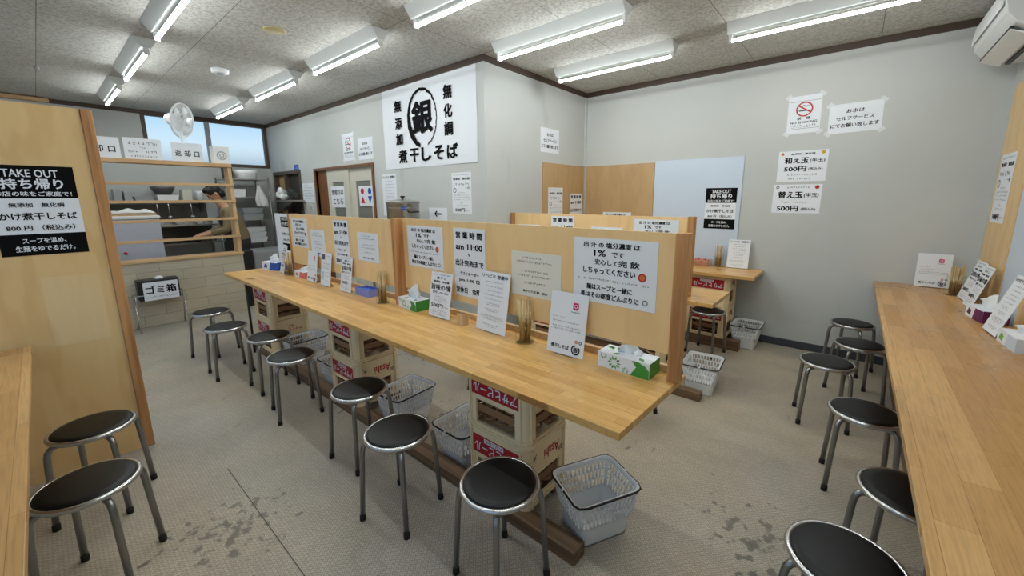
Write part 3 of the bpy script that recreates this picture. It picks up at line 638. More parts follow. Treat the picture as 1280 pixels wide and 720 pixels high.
for x, y, z, a, lb in ((-2.25, 1.442, 0, 94, 'white plastic basket behind the second nearest stools, by the middle crates'), (-1.625, 1.442, 0, 90, 'white plastic basket left of the nearest crate stack, half hidden'), (-3.88, 1.442, 0, 93, 'white plastic basket right of the farthest crate stack'),
                    (-3.12, 1.442, 0, 91, 'white plastic basket left of the middle crate stack'), (-.80, 3.225, 0, 95, 'white plastic basket below the short counter end'), (-.728, 4.515, 0, 90, 'white plastic basket beside the back wall crates'), (.55, 2.32, 0, 90, 'white plastic basket under the right counter')):
    dup(bk, (x, y, z), R(a), lb)

# ------------------------------------------------------------------ notices
X_ = (1, 0, 0); Yd = (0, 1, 0)
ONE = [('t', '出 汁 の 塩分濃度 は', .47, .10, .68, .085, 'ink', .03), ('t', '1%', .34, .225, .15, .10, 'ink', .02), ('t', 'です', .56, .23, .15, .085), ('t', '安心して', .42, .36, .28, .085), ('t', '完 飲', .69, .355, .24, .10, 'ink', .02),
       ('t', 'しちゃってください', .45, .495, .64, .10, 'ink', .03), ('o', .845, .52, .0, .045, 'orange'), ('o', .845, .52, .030, .045, 'red'), ('s', .06, .92, .635, .035, 'ink'), ('t', '麺はスープと一緒に', .46, .755, .56, .09, 'ink', .032), ('t', '具はその都度どんぶりに', .46, .885, .72, .095, 'ink', .032), ('o', .89, .88, .022, .03, 'grey')]
HRS = [('t', '営 業 時 間', .5, .10, .84, .10, 'ink', .035), ('t', 'am 11:00', .5, .265, .86, .09, 'ink', .035), ('t', '〜', .5, .375, .05, .05), ('t', '出汁完売まで', .5, .50, .90, .095, 'ink', .03), ('t', 'ラストオーダー', .5, .655, .60, .055, 'ink', .03), ('t', 'pm 1:30 位', .5, .755, .68, .065, 'ink', .03), ('t', '定休日　金曜日', .5, .905, .90, .085, 'ink', .03)]
LET = [('s', .22, .66, .13, .05, 'ink'), ('s', .12, .84, .22, .05, 'ink'), ('s', .22, .76, .43, .05, 'ink'), ('s', .16, .82, .53, .05, 'ink'), ('s', .28, .70, .69, .05, 'ink'), ('t', '煮干しそば 銀　店主', .5, .88, .5, .055)]
TKO = [('r', 0, 0, 1, .36, 'ink'), ('t', 'TAKE OUT', .5, .085, .62, .085, 'paper'), ('t', '持ち帰り', .5, .20, .70, .12, 'paper', .03), ('t', 'お店の味をご家庭で！', .5, .31, .86, .055, 'paper', .02), ('t', '無添加　無化調', .5, .435, .62, .05, 'ink', .02),
       ('t', 'かけ煮干しそば', .5, .56, .88, .085, 'ink', .026), ('t', '800 円 （税込み）', .5, .69, .78, .065), ('r', 0, .76, 1, 1, 'ink'), ('t', 'スープを温め、', .5, .835, .50, .06, 'paper', .02), ('t', '生麺をゆでるだけ。', .5, .925, .68, .065, 'paper', .02)]
NSM = [('r', .02, .145, .98, .152, 'grey'), ('o', .5, .36, .21, .255, 'red'), ('p', [(.30, .27), (.345, .255), (.71, .44), (.67, .46)], 'red'), ('r', .33, .385, .68, .41, 'ink'), ('o', .60, .30, .035, .05, 'grey', 0, 200), ('o', .48, .29, .035, .05, 'grey', 0, 200), ('t', '禁　煙', .5, .60, .40, .075), ('t', 'NO SMOKING', .5, .705, .80, .055), ('s', .10, .48, .79, .055), ('s', .60, .88, .79, .055), ('r', .02, .87, .98, .877, 'grey'), ('s', .15, .85, .84, .03)]
WAT = [('t', 'お水は', .5, .26, .34, .14, 'ink', .02), ('t', 'セルフサービス', .5, .50, .70, .14, 'ink', .02), ('t', 'にてお願い致します', .5, .74, .90, .15, 'ink', .02)]
WAE = [('o', .08, .09, 0, .035, 'orange'), ('o', .90, .08, 0, .04, 'yellow'), ('t', '無添加　無化調', .5, .10, .48, .06, 'ink', .02), ('t', '和え玉', .38, .31, .50, .20, 'ink', .04), ('t', '(半玉)', .80, .33, .30, .15, 'ink', .02), ('t', '500円', .37, .59, .46, .17, 'ink', .035), ('t', '(税込み)', .78, .60, .28, .10), ('s', .22, .82, .78, .07, 'ink'), ('s', .24, .72, .91, .07, 'ink')]
KAE = [('o', .09, .10, .02, .035, 'grey'), ('o', .90, .10, 0, .045, 'red'), ('s', .28, .76, .10, .07, 'ink'), ('t', '替え玉', .37, .36, .52, .24, 'ink', .04), ('t', '(半玉)', .80, .38, .30, .17, 'ink', .02), ('t', '「', .22, .60, .03, .07), ('s', .26, .74, .62, .07, 'ink'), ('t', '500円', .34, .84, .46, .20, 'ink', .035), ('t', '(税込み)', .77, .86, .30, .11)]
PST = [('s', .08, .92, .06, .035, 'ink'), ('t', '無添加　無化調', .5, .155, .84, .06, 'ink', .02), ('s', .08, .86, .285, .075, 'ink'), ('t', '一日', .80, .38, .2, .05), ('o', .15, .43, .06, .085, 'grey'), ('s', .30, .70, .49, .025), ('s', .08, .92, .55, .03), ('s', .08, .92, .605, .03), ('s', .08, .92, .665, .03), ('s', .42, .58, .745, .03, 'ink'), ('s', .25, .80, .80, .03), ('t', '500円', .40, .915, .50, .09, 'ink', .03), ('s', .68, .95, .925, .045)]
REH = [('t', 'リハビリ 営業中', .5, .075, .86, .065, 'ink', .016)]+[('s', a, c, y, .022, 'ink') for a, c, y in ((.22, .80, .17), (.22, .82, .245), (.22, .80, .32), (.18, .84, .385), (.22, .80, .455), (.25, .75, .525), (.30, .74, .555), (.26, .76, .625), (.32, .70, .655), (.14, .88, .735), (.10, .90, .765), (.22, .80, .795), (.22, .78, .885), (.32, .70, .915))]
UMA = [('s', .12, .90, .055, .035, 'ink'), ('t', '煮 干 し', .5, .13, .44, .05), ('t', '無添加　無化調', .5, .21, .72, .045, 'ink', .018), ('t', '旨味の塊', .5, .335, .90, .125, 'ink', .018), ('t', '煮干しペースト', .5, .455, .74, .06, 'ink', .018), ('s', .24, .80, .545, .03), ('s', .24, .80, .59, .03), ('s', .24, .80, .635, .03), ('t', '500円', .38, .745, .56, .09, 'ink', .02), ('s', .68, .92, .76, .04, 'ink'), ('s', .14, .88, .85, .028), ('s', .12, .88, .895, .028), ('s', .18, .84, .94, .028)]
INS = [('s', .08, .42, .405, .022, 'red'), ('p', [(.62, .16), (.635, .145), (.755, .145), (.77, .16), (.77, .245), (.755, .26), (.635, .26), (.62, .245)], 'magenta'), ('o', .695, .2025, .030, .042, 'paper'), ('o', .745, .165, 0, .010, 'paper'), ('o', .695, .2025, .075, .082, 'orange', 180, 270), ('t', 'Instagram', .695, .295, .22, .022, 'grey'), ('s', .10, .80, .475, .028, 'ink'), ('s', .10, .92, .555, .028, 'ink'), ('s', .06, .95, .60, .028, 'ink'), ('o', .79, .755, .02, .04, 'orange'), ('o', .90, .76, .02, .04, 'grey'), ('t', '煮干しそば', .36, .88, .50, .065, 'ink', .02), ('o', .79, .885, .085, .115, 'ink', 100, 400), ('t', '銀', .79, .885, .12, .085, 'ink', .02)]
MNU = [('r', .06, .06, .34, .22, 'grey'), ('s', .42, .92, .10, .03), ('s', .42, .92, .16, .03), ('s', .10, .90, .33, .03, 'ink'), ('s', .10, .90, .40, .03, 'ink'), ('s', .10, .90, .47, .03), ('r', .08, .58, .34, .84, 'board'), ('s', .1, .33, .62, .03), ('s', .1, .33, .68, .03), ('s', .1, .33, .74, .03), ('s', .44, .9, .60, .03), ('s', .44, .9, .70, .03), ('s', .44, .9, .84, .03)]
PT = 'notices on the partitions'
# plane of the right-hand panel, slightly turned
pr_ = Vector((2.012, -.058, 0)).normalized()
def on_near(x, z): return (x, 1.70-(x+2.56)*.02883, z)
YP = 1.6255
def rect(x0, x1, z0, z1): return ((x0+x1)/2, (z0+z1)/2, x1-x0, z1-z0)
for x0, x1, z0, z1, sp, pp, lb, near in (
 (-4.39, -4.035, 1.045, 1.328, ONE, 'paper', 'white salt-percentage notice at the far left end of the partition', 0), (-3.975, -3.68, .985, 1.235, LET, 'paper', 'small white letter right of the far salt-percentage notice', 0), (-3.50, -3.235, .95, 1.34, HRS, 'paper', 'tall business hours notice on the far half of the partition', 0), (-3.095, -2.78, 1.025, 1.255, LET, 'paper', 'small white letter beside the middle post of the partition', 0),
 (-2.50, -2.085, 1.036, 1.329, ONE, 'paper', 'salt-percentage notice just right of the middle partition post', 1), (-1.972, -1.68, .897, 1.335, HRS, 'paper', 'tall business hours notice on the near half of the partition', 1), (-1.464, -1.119, .985, 1.232, LET, 'paperw', 'cream paper letter pinned in the middle of the near panel', 1), (-1.042, -.618, 1.025, 1.334, ONE, 'paper', 'largest-looking salt-percentage notice at the near end of partition', 1)):
    cx, cz, ww, hh = rect(x0, x1, z0, z1)
    sign('notice', lb, 'notice', on_near(cx, cz) if near else (cx, YP, cz), pr_ if near else X_, ww, hh, sp, pp, PT)
for x0, x1, z0, z1, sp, lb in ((-2.315, -2.044, .95, 1.346, HRS, 'business hours notice peeking over on the rear partition'), (-1.449, -1.066, 1.06, 1.341, ONE, 'salt-percentage notice on the rear partition near its end post'), (-2.73, -2.443, 1.0, 1.249, LET, 'letter on the rear partition left of the hours notice'), (-1.86, -1.549, 1.02, 1.259, LET, 'letter on the rear partition between hours and salt notices')):
    cx, cz, ww, hh = rect(x0, x1, z0, z1); sign('notice', lb, 'notice', (cx, 3.2395, cz), X_, ww, hh, sp, 'paper', PT)
WN = 'notices on the walls'
def wsign(lb, plane, a0, a1, z0, z1, sp, paper='paper', tapes=False, tilt=0., name='notice', cat='notice', group=WN):
    ax, v = plane; c = ((a0+a1)/2, v, (z0+z1)/2) if ax == 'y' else (v, (a0+a1)/2, (z0+z1)/2); w_, h_ = abs(a1-a0), z1-z0
    r = X_ if ax == 'y' else (Yd if ax == 'x' else (0, -1, 0))
    return sign(name, lb, cat, c, r, w_, h_, sp, paper, group, tapes=corner_tapes(w_, h_) if tapes else (), tilt=tilt)
bw = ('y', YB)
wsign('no smoking notice taped high on the back wall', bw, -.605, -.345, 2.115, 2.455, NSM, tapes=True, tilt=.02); wsign('landscape self-service water notice taped on the back wall', bw, -.283, .09, 2.088, 2.338, WAT, tapes=True, tilt=.02)
wsign('noodle refill price notice, upper of the two below no smoking sign', bw, -.64, -.248, 1.668, 1.955, WAE); wsign('noodle refill price notice, lower of the two below no smoking sign', bw, -.655, -.262, 1.364, 1.64, KAE)
wsign('black and white take-out notice on the white board', ('y', YB-.012), -1.288, -.978, 1.18, 1.618, TKO)
wsign('salt-percentage notice low on the back wall plywood, mostly hidden', ('y', YB-.014), -2.546, -2.155, 1.06, 1.336, ONE)
wsign('narrow price notice on the side wall plywood board', ('x', XS+.014), 3.90, 4.205, 1.20, 1.642, PST); wsign('business hours notice on the side wall plywood board', ('x', XS+.014), 4.37, 4.66, 1.15, 1.573, HRS)
wsign('self-service water notice on the side wall above the plywood', ('x', XS), 3.76, 4.13, 2.04, 2.312, WAT)
nw = ('y', YW)
wsign('no smoking notice on the banner wall above the sliding doors', nw, -5.66, -5.36, 2.04, 2.40, NSM, tapes=True); wsign('self-service water notice above the sliding doors', nw, -5.25, -4.88, 2.03, 2.305, WAT)
wsign('narrow notice with many small lines left of the steel pot', nw, -4.715, -4.40, 1.30, 1.82, REH); wsign('price notice at the right end of the banner wall', nw, -3.36, -3.06, 1.36, 1.785, PST)
wsign('arrow notice on the banner wall right of the steel pot', nw, -3.775, -3.455, 1.19, 1.415, [('p', [(.30, .30), (.42, .14), (.47, .19), (.40, .265), (.70, .265), (.70, .345), (.40, .345), (.47, .41), (.42, .46)], 'ink'), ('s', .06, .94, .68, .13, 'ink')])
wsign('small handwritten notice between dark doorway and sliding doors', nw, -7.14, -6.72, 1.46, 1.768, [('s', .1, .6, .12, .05, 'ink'), ('s', .1, .9, .24, .06), ('s', .1, .9, .38, .06), ('s', .1, .8, .52, .06, 'blue'), ('s', .1, .9, .66, .06), ('s', .1, .7, .80, .06, 'blue')])
wsign('small blue label above the dark doorway', nw, -7.40, -7.21, 1.995, 2.08, [('s', .15, .85, .35, .2, 'paper'), ('s', .15, .85, .65, .2, 'paper')], 'blue')
wsign('pick-up here notice on the left sliding door', ('y', YW+.02), -6.18, -5.77, 1.39, 1.70, [('t', '受取りは', .5, .28, .86, .27, 'ink', .025), ('t', 'こちら', .5, .72, .74, .27, 'ink', .025)])
wsign('toilet notice with red and blue figures on the right sliding door', ('y', YW+.045), -5.40, -5.02, 1.415, 1.69, [('o', .25, .26, 0, .115, 'red'), ('p', [(.10, .85), (.25, .50), (.40, .85)], 'red'), ('r', .495, .1, .505, .9, 'red'), ('o', .75, .26, 0, .115, 'blue'), ('p', [(.60, .50), (.90, .50), (.75, .85)], 'blue')])
wsign('narrow price notice on the right wall plywood board', ('-x', XR-.02), 4.50, 4.155, 1.335, 1.812, PST, tilt=0)
wsign('large black and white take-out notice on the plywood screen', ('x', -3.25), -.147, .15, 1.237, 1.69, TKO)
# banner
mb = MB(); W_, H_ = 1.645, .935; N = 28
def bz(u, v): return .004+.0025*math.sin(u*9+v*4)+.002*math.sin(v*13)
vs = [((i/N-.5)*W_, (j/N-.5)*H_, bz(i/N, j/N)) for j in range(N+1) for i in range(N+1)]
mb.add(vs, [(j*(N+1)+i, j*(N+1)+i+1, (j+1)*(N+1)+i+1, (j+1)*(N+1)+i) for j in range(N) for i in range(N)], PI_['paper'], True)
Z = .0105; bx = lambda f: (f-.5)*W_
by = lambda f: (.5-f)*H_
def btext(t, fx, fy, fw_, fh): put_text(mb, t, bx(fx), by(fy), fw_*W_, fh*H_, Z, 1, None, False, .045)
for t_, fy in (('無', .22), ('化', .42), ('調', .61)): btext(t_, .745, fy, .085, .15)
for t_, fy in (('無', .245), ('添', .45), ('加', .64)): btext(t_, .20, fy, .085, .14)
btext('銀', .475, .43, .23, .38)
vs = []; n = 72                       # brushed circle, heavy on the left, open at the lower right
for i in range(n+1):
    a = R(-100-330*i/n); f = i/n; r0 = 1.0; th = .045+.20*math.exp(-((f-.16)/.17)**2)+.05*math.exp(-((f-.55)/.2)**2); jig = .02*math.sin(i*2.3)+.012*math.sin(i*5.1)
    for r in (r0+jig*.5, r0-th+jig): vs.append((bx(.472)+.268*r*math.cos(a)*1.0, by(.44)+.315*r*math.sin(a), Z))
mb.add(vs, [(2*i, 2*i+1, 2*i+3, 2*i+2) for i in range(n)], 1)
for k, ch in enumerate('煮干しそば'): btext(ch, .235+.135*k, .855, .108, .165)
tag(mb.build('banner', [M[k] for k in PAL], None, 0, wallM((-3.775, YW-.001, 2.34), X_)), 'large white cloth banner with black brush lettering and circle', 'banner')
# wall switch plates
for x, lb in ((-7.08, 'cream switch plate, left one beside the sliding doors'), (-6.87, 'cream switch plate, right one beside the sliding doors')):
    t = thing('switch_plate', lb, 'switch', (x, YW, 1.37), 0, 'switch plates'); b = MB(); b.box(-.06, .06, -.008, 0, -.06, .06); b.build('plate', M['door'], t, .003); b = MB(); b.box(-.018, .018, -.014, -.008, -.03, .03); b.build('rocker', M['greym'], t, .002)

# ------------------------------------------------------------------ things on the counters
def card(label, x, y, z, rz, w_, h_, sp, lean=10., group='cards on the middle counter', back='paper'):
    t = thing('menu_card', label, 'card', (x, y, z), rz, group)
    m4 = Matrix.Translation((0, 0, .006)) @ Matrix.Rotation(R(-lean), 4, 'X') @ wallM((0, 0, h_/2), X_)
    b = MB(); b.box(-w_/2, w_/2, -h_/2, h_/2, 0, .0016, PI_[back], m4); print_sheet(b, w_, h_, sp, .0016, 0, m4); b.build('sheet', [M[k] for k in PAL], t)
    b = MB(); s = math.sin(R(lean)); c = math.cos(R(lean))
    b.box(-w_*.3, w_*.3, -.004, .06, 0, .003); b.prism([(.006, .003), (.006+s*h_*.45, .003+c*h_*.45), (.010+s*h_*.45, .003+c*h_*.45), (.058, .003)], -.015, .015, 'x'); b.build('stand', M['clearp'], t)
    return t
card('white card seen almost edge-on at the far end of the middle counter', -4.66, 1.575, ZC, R(-9), .19, .30, UMA, 12)
card('white card with small square logo left of the twin cards', -3.925, 1.572, ZC, R(0), .20, .29, INS[1:], 8)
card('grey-white menu card, second left of the three far cards', -3.64, 1.572, ZC, R(0), .19, .30, MNU, 8)
card('white paste price card left of the blue tray', -3.265, 1.572, ZC, R(0), .18, .30, UMA, 8)
card('white paste price card right of the smaller green tissue box', -2.055, 1.600, ZC, 0, .215, .30, UMA, 9)
card('tallest white card with heading and many lines beside the chopstick jar', -1.585, 1.605, ZC, R(-3), .25, .355, REH, 9)
card('white social media card left of the near green tissue box', -1.05, 1.592, ZC, R(1), .215, .315, INS, 9)
b = MB(); b.box(-.27, .27, -.31, .31, 0, .005, PI_['paper']); print_sheet(b, .54, .62, [q if q[0] not in 'tsrp' else q for q in [('r', .30, .06, .72, .24, 'ink'), ('t', 'TAKE OUT', .51, .10, .34, .04, 'paper'), ('t', '持ち帰り', .51, .175, .36, .07, 'paper', .03), ('t', 'かけ煮干しそば', .51, .36, .42, .05), ('t', '800 円', .51, .47, .3, .04), ('r', .30, .53, .72, .66, 'ink')]], .005)
tag(b.build('standing_board', [M[k] for k in PAL], None, 0, wallM((-4.885, 1.738, ZC+.312), X_)), 'white take-out board standing behind the far end of the partition', 'board')

def make_sticks(jx, jy, z, r, n, L, grp, lb, fan=.5):
    first = None; rg = random.Random(int(abs(jx)*1000))
    for k in range(n):
        a = rg.uniform(0, 6.283); q = r*.62*math.sqrt(rg.random()); d = rg.uniform(0, 6.283); tl = fan*rg.uniform(.02, .16)
        p0 = Vector((jx+q*math.cos(a), jy+q*math.sin(a), z+.006))
        q2 = min(r*1.25, q+L*tl); p1 = Vector((jx+q2*math.cos(a+fan*rg.uniform(-.8, .8)), jy+q2*math.sin(a+fan*rg.uniform(-.8, .8)), z+L*rg.uniform(.94, 1)))
        if first is None:
            b = MB(); b.tube([(0, 0, 0), (0, 0, 1)], [.0042, .0035], 6); o = b.build('chopstick', M['stick']); first = o
        else: o = first.copy(); C.objects.link(o)
        dv = p1-p0; o.matrix_world = Matrix.Translation(p0) @ dv.to_track_quat('Z', 'Y').to_matrix().to_4x4() @ Matrix.Diagonal((1, 1, dv.length, 1))
        tag(o, lb, 'chopstick', grp)
def jar(label, x, y, z, r, h, m='glass'):
    b = MB(); b.lathe([(.001, 0), (r*.92, 0), (r, .006), (r, h*.86), (r*.93, h*.94), (r*.95, h), (r*.90, h), (r*.88, h*.94), (r*.95, h*.85), (r*.95, .012), (r*.85, .005), (.001, .005)], 28)
    o = b.build('glass_jar', M[m]); o.location = (x, y, z); tag(o, label, 'jar', 'chopstick jars'); return o
jar('glass jar of chopsticks beside the tallest card', -1.33, 1.62, ZC, .055, .17); make_sticks(-1.33, 1.62, ZC, .053, 22, .245, 'chopsticks in the near jar', 'thin wooden chopsticks in the near glass jar', .8)
jar('glass jar of chopsticks left of the middle partition post', -2.71, 1.59, ZC, .052, .15); make_sticks(-2.71, 1.59, ZC, .05, 26, .245, 'chopsticks in the middle jar', 'wooden chopsticks packed in the jar by the middle post', .25)
jar('glass jar of chopsticks at the far end of the counter', -4.495, 1.585, ZC, .05, .15); make_sticks(-4.495, 1.585, ZC, .048, 14, .24, 'chopsticks in the far jar', 'wooden chopsticks in the jar at the counter far end', .6)
jar('glass jar of chopsticks on the back wall counter', -1.085, 4.64, ZS, .05, .15); make_sticks(-1.085, 4.64, ZS, .048, 18, .24, 'chopsticks in the back jar', 'wooden chopsticks in the back wall counter jar', .3)
jar('glass jar of chopsticks on the right counter', .655, 4.40, ZS, .055, .15); make_sticks(.655, 4.40, ZS, .053, 24, .225, 'chopsticks in the right jar', 'wooden chopsticks in the right counter jar', .6)

def tissue_box(label, x, y, z, rz, L, D, Hh, mats, deco, tall):
    """L along local x, front faces -y"""
    t = thing('tissue_box', label, 'tissue box', (x, y, z), rz, 'tissue boxes')
    b = MB(); b.box(-L/2, L/2, -D/2, D/2, 0, Hh, 0); fy = -D/2-.0006; rg = random.Random(3)
    def fq(pts, m): b.add([(u*L/2, fy, v*Hh) for u, v in pts], [tuple(range(len(pts)))], m)
    if deco == 'leaf':
        b.add([(L/2+.0006, -D/2, 0), (L/2+.0006, D/2, 0), (L/2+.0006, D/2, Hh), (L/2+.0006, -D/2, Hh)], [(0, 1, 2, 3)], 1)
        fq([(.30, .0), (.99, .0), (.99, .55), (.86, .80), (.60, .97), (.35, .97), (.52, .6)], 1)
        for cx, cy, s in ((-.32, .5, 1.), (-.75, .82, .55), (.12, .18, .5)):
            for k in range(10):
                a = R(36*k); ca, sa = math.cos(a), math.sin(a); P = []
                for du, dv in ((.10, 0), (.17, .045), (.27, 0), (.17, -.045)): P.append((cx+s*(du*ca-dv*sa), cy+s*(du*sa+dv*ca)*L/2/Hh*.95))
                if all(-.98 < p[0] < .98 and .02 < p[1] < .98 for p in P): fq(P, 1 if k % 2 else 2)
        for k in range(14):
            u, v = rg.uniform(-.9, .9), rg.uniform(-.9, .9); a = rg.uniform(0, 6.3); ca, sa = math.cos(a), math.sin(a)
            if abs(v) < .3: continue
            P = [(.0, -.022), (.012, 0), (0, .022), (-.012, 0)]; b.add([(u*L/2*.9+p*ca-q*sa, v*D/2*.72+p*sa+q*ca, Hh+.0006) for p, q in P], [(0, 1, 2, 3)], 2 if k % 2 else 1)
    else:
        b.add([(L/2+.0006, -D/2, 0), (L/2+.0006, D/2, 0), (L/2+.0006, D/2, Hh), (L/2+.0006, -D/2, Hh)], [(0, 1, 2, 3)], 1)
        fq([(-.1, 0), (1, 0), (1, .95), (.1, .95)], 1); fq([(-.8, .3), (-.4, .2), (-.3, .6), (-.6, .8)], 2)
    b.build('carton', mats, t, .001)
    b = MB(); n = 9; vs = []                # pulled-up sheet: a creased fan standing in the slot
    for j in range(7):
        v = j/6
        for i in range(n):
            u = i/(n-1)-.5; vs.append((u*L*(.42-.06*v)+.015*math.sin(v*3), .012*math.sin(u*14)*(1-v*.3)+v*.028*math.sin(u*3+.5), Hh-.004+tall*v*(1-.55*abs(u*2)**1.6*v+.12*math.sin(u*9))))
    b.add(vs, [(j*n+i, j*n+i+1, (j+1)*n+i+1, (j+1)*n+i) for j in range(6) for i in range(n-1)], 0, True)
    o = b.build('tissue', M['tissue'], t); sd = o.modifiers.new('thickness', 'SOLIDIFY'); sd.thickness = .0012
    return t
GM = [M['paper'], M['green'], M['dgreen']]
tissue_box('large green leaf-print tissue box at the near end of the counter', -.735, 1.652, ZC, R(-1), .255, .115, .072, GM, 'leaf', .06)
tissue_box('green leaf-print tissue box beside the middle partition post', -2.40, 1.652, ZC, R(-4), .235, .115, .075, GM, 'leaf', .10)
tissue_box('red and white tissue box at the far part of the counter', -4.245, 1.645, ZC, 0, .24, .11, .065, [M['paper'], M['pink'], M['pink']], 'plain', .05)
tissue_box('blue tissue box at the far end of the middle counter', -4.985, 1.62, ZC, R(15), .26, .12, .09, [M['paper'], M['bluebox'], M['bluebox']], 'plain', .09)
tissue_box('purple and white tissue box on the right counter', .69, 3.60, ZS, R(-80), .22, .11, .075, [M['paper'], M['purple'], M['purple']], 'plain', .09)
tissue_box('white patterned tissue box cut by the right edge', .715, 3.02, ZS, R(-85), .22, .11, .07, [M['paper'], M['board'], M['dgreen']], 'plain', .07)
def holder(label, x, y, z, wx, wy, hh):
    t = thing('toothpick_holder', label, 'toothpick holder', (x, y, z), 0, 'toothpick holders'); b = MB(); k = .005
    b.box(-wx, wx, -wy, -wy+k, 0, hh); b.box(-wx, wx, wy-k, wy, 0, hh); b.box(-wx, -wx+k, -wy+k, wy-k, 0, hh); b.box(wx-k, wx, -wy+k, wy-k, 0, hh); b.box(-wx+k, wx-k, -wy+k, wy-k, 0, .006); b.build('cup', M['postp'], t, .001)
    b = MB()
    for i in range(5):
        for j in range(4): b.tube([((i-2)*wx*.3, (j-1.5)*wy*.35, .006), ((i-2)*wx*.34, (j-1.5)*wy*.42, hh-.004)], .0012, 4)
    q = b.build('toothpicks', M['stick'], t); q['kind'] = 'stuff'
holder('small wooden toothpick cup between the two tall cards', -1.83, 1.612, ZC, .028, .024, .072); holder('small wooden toothpick cup behind the far cards', -3.885, 1.655, ZC, .03, .024, .07)
t = thing('plastic_tray', 'small blue-violet plastic tray beside the chopstick jar', 'tray', (-3.03, 1.645, ZC)); b = MB(); hx, hy, hh, k = .105, .055, .06, .004
b.box(-hx, hx, -hy, -hy+k, 0, hh); b.box(-hx, hx, hy-k, hy, 0, hh); b.box(-hx, -hx+k, -hy+k, hy-k, 0, hh); b.box(hx-k, hx, -hy+k, hy-k, 0, hh); b.box(-hx+k, hx-k, -hy+k, hy-k, 0, k); b.build('tray_body', M['bluep'], t, .0015)
b = MB(); b.box(-hx+.012, hx-.012, -hy+.010, hy-.010, k, .045); b.build('folded_cloth', M['bluebox'], t, .006)
# back wall counter
card('white card with heading standing on the back wall counter', -.90, 4.645, ZS, R(2), .205, .30, REH, 8, 'cards on the other counters')
t = thing('condiment_basket', 'small basket of packets on the back wall counter', 'basket', (-1.25, 4.60, ZS)); b = MB(); b.box(-.10, .10, -.06, .06, 0, .004)
for z in (.012, .03, .048, .066): b.tube([(-.10, -.06, z), (.10, -.06, z), (.10, .06, z), (-.10, .06, z)], .003, 5, closed=True)
for k in range(9): b.tube([(-.1+.025*k, -.06, .0), (-.1+.025*k, -.06, .066)], .0025, 4); b.tube([(-.1+.025*k, .06, .0), (-.1+.025*k, .06, .066)], .0025, 4)
b.build('wire_basket', M['postp'], t)
b = MB()
for k in range(5): b.box(-.085+.034*k, -.06+.034*k, -.045, .045, .005, .07+.012*(k % 2))
b.build('packets', [M['pink']], t, .006)['kind'] = 'stuff'
# right counter
card('white social media card standing at the back end of the right counter', .555, 4.64, ZS, R(0), .205, .275, INS, 7, 'cards on the other counters')
card('narrow-looking white card leaning beside the right counter chopsticks', .672, 4.225, ZS, R(-87), .21, .29, UMA, 15, 'cards on the other counters')
card('white paste card leaning next to the purple tissue box', .662, 3.965, ZS, R(-87), .19, .29, UMA, 15, 'cards on the other counters')
card('large white card with many lines leaning at the right edge', .645, 3.255, ZS, R(-86), .20, .33, REH, 16, 'cards on the other counters')

# ------------------------------------------------------------------ serving hatch and its shelf
XH = -6.42
wall('wall_hatch', [(XH-.10, XH, YN, 1.712, 0, .775)], 'siding')
t = thing('hatch_shelf', 'open pine hatch shelf with thin rails above the half wall', 'shelf', (XH, 0, .775))
hz = lambda z: z-.775
b = MB(); b.box(-.20, .004, YN+.01, 1.716, hz(1.93), hz(1.975)); b.build('top_board', M['pinex'], t, .003)
b = MB(); b.box(-.21, .015, YN+.01, 1.725, 0, .032); b.build('sill', M['pinex'], t, .003)
for y in (1.672, -.55): b = MB(); b.box(-.20, -.012, y, y+.04, .032, hz(1.93)); b.build('upright', M['postp'], t, .002)
for z in (1.685, 1.475, 1.247, 1.012): b = MB(); b.box(-.012, .018, YN+.01, 1.712, hz(z), hz(z)+.032); b.build('rail', M['pinex'], t, .002)
HS = 'signs on the hatch shelf'
def hsign(lb, y0, y1, z1, sp, pap='paper'):
    z0 = 1.977; return sign('sign', lb, 'sign', (-6.46, (y0+y1)/2, (z0+z1)/2), Yd, y1-y0, z1-z0, sp, pap, HS, t=.003)
KC = [('t', '返', .2, .55, .2, .34, 'ink', .02), ('t', '却', .5, .56, .2, .34, 'ink', .02), ('t', '口', .80, .58, .17, .28, 'ink', .02)]
hsign('return counter sign beside the screen, left one on the shelf', .355, .69, 2.20, KC); hsign('return counter sign below the fan', 1.135, 1.435, 2.20, KC)
hsign('white sign with small lines between the two return signs', .72, 1.045, 2.212, [('s', .12, .88, .24, .16, 'grey'), ('s', .40, .60, .45, .08), ('s', .1, .45, .65, .10, 'ink'), ('s', .5, .9, .63, .13, 'ink'), ('s', .15, .85, .86, .10, 'ink')])
t = thing('small_heater', 'small white box with a round grille on the hatch shelf', 'box', (-6.52, 1.63, 1.975)); b = MB(); b.box(-.08, .08, -.085, .085, 0, .22); b.build('case', M['whitep'], t, .006)
b = MB(); m4 = wallM((.0805, 0, .10), Yd); ring(b, 0, 0, .04, .055, .001, 0, mat4=m4); ring(b, 0, 0, .015, .028, .001, 0, mat4=m4); b.build('grille', M['greym'], t)
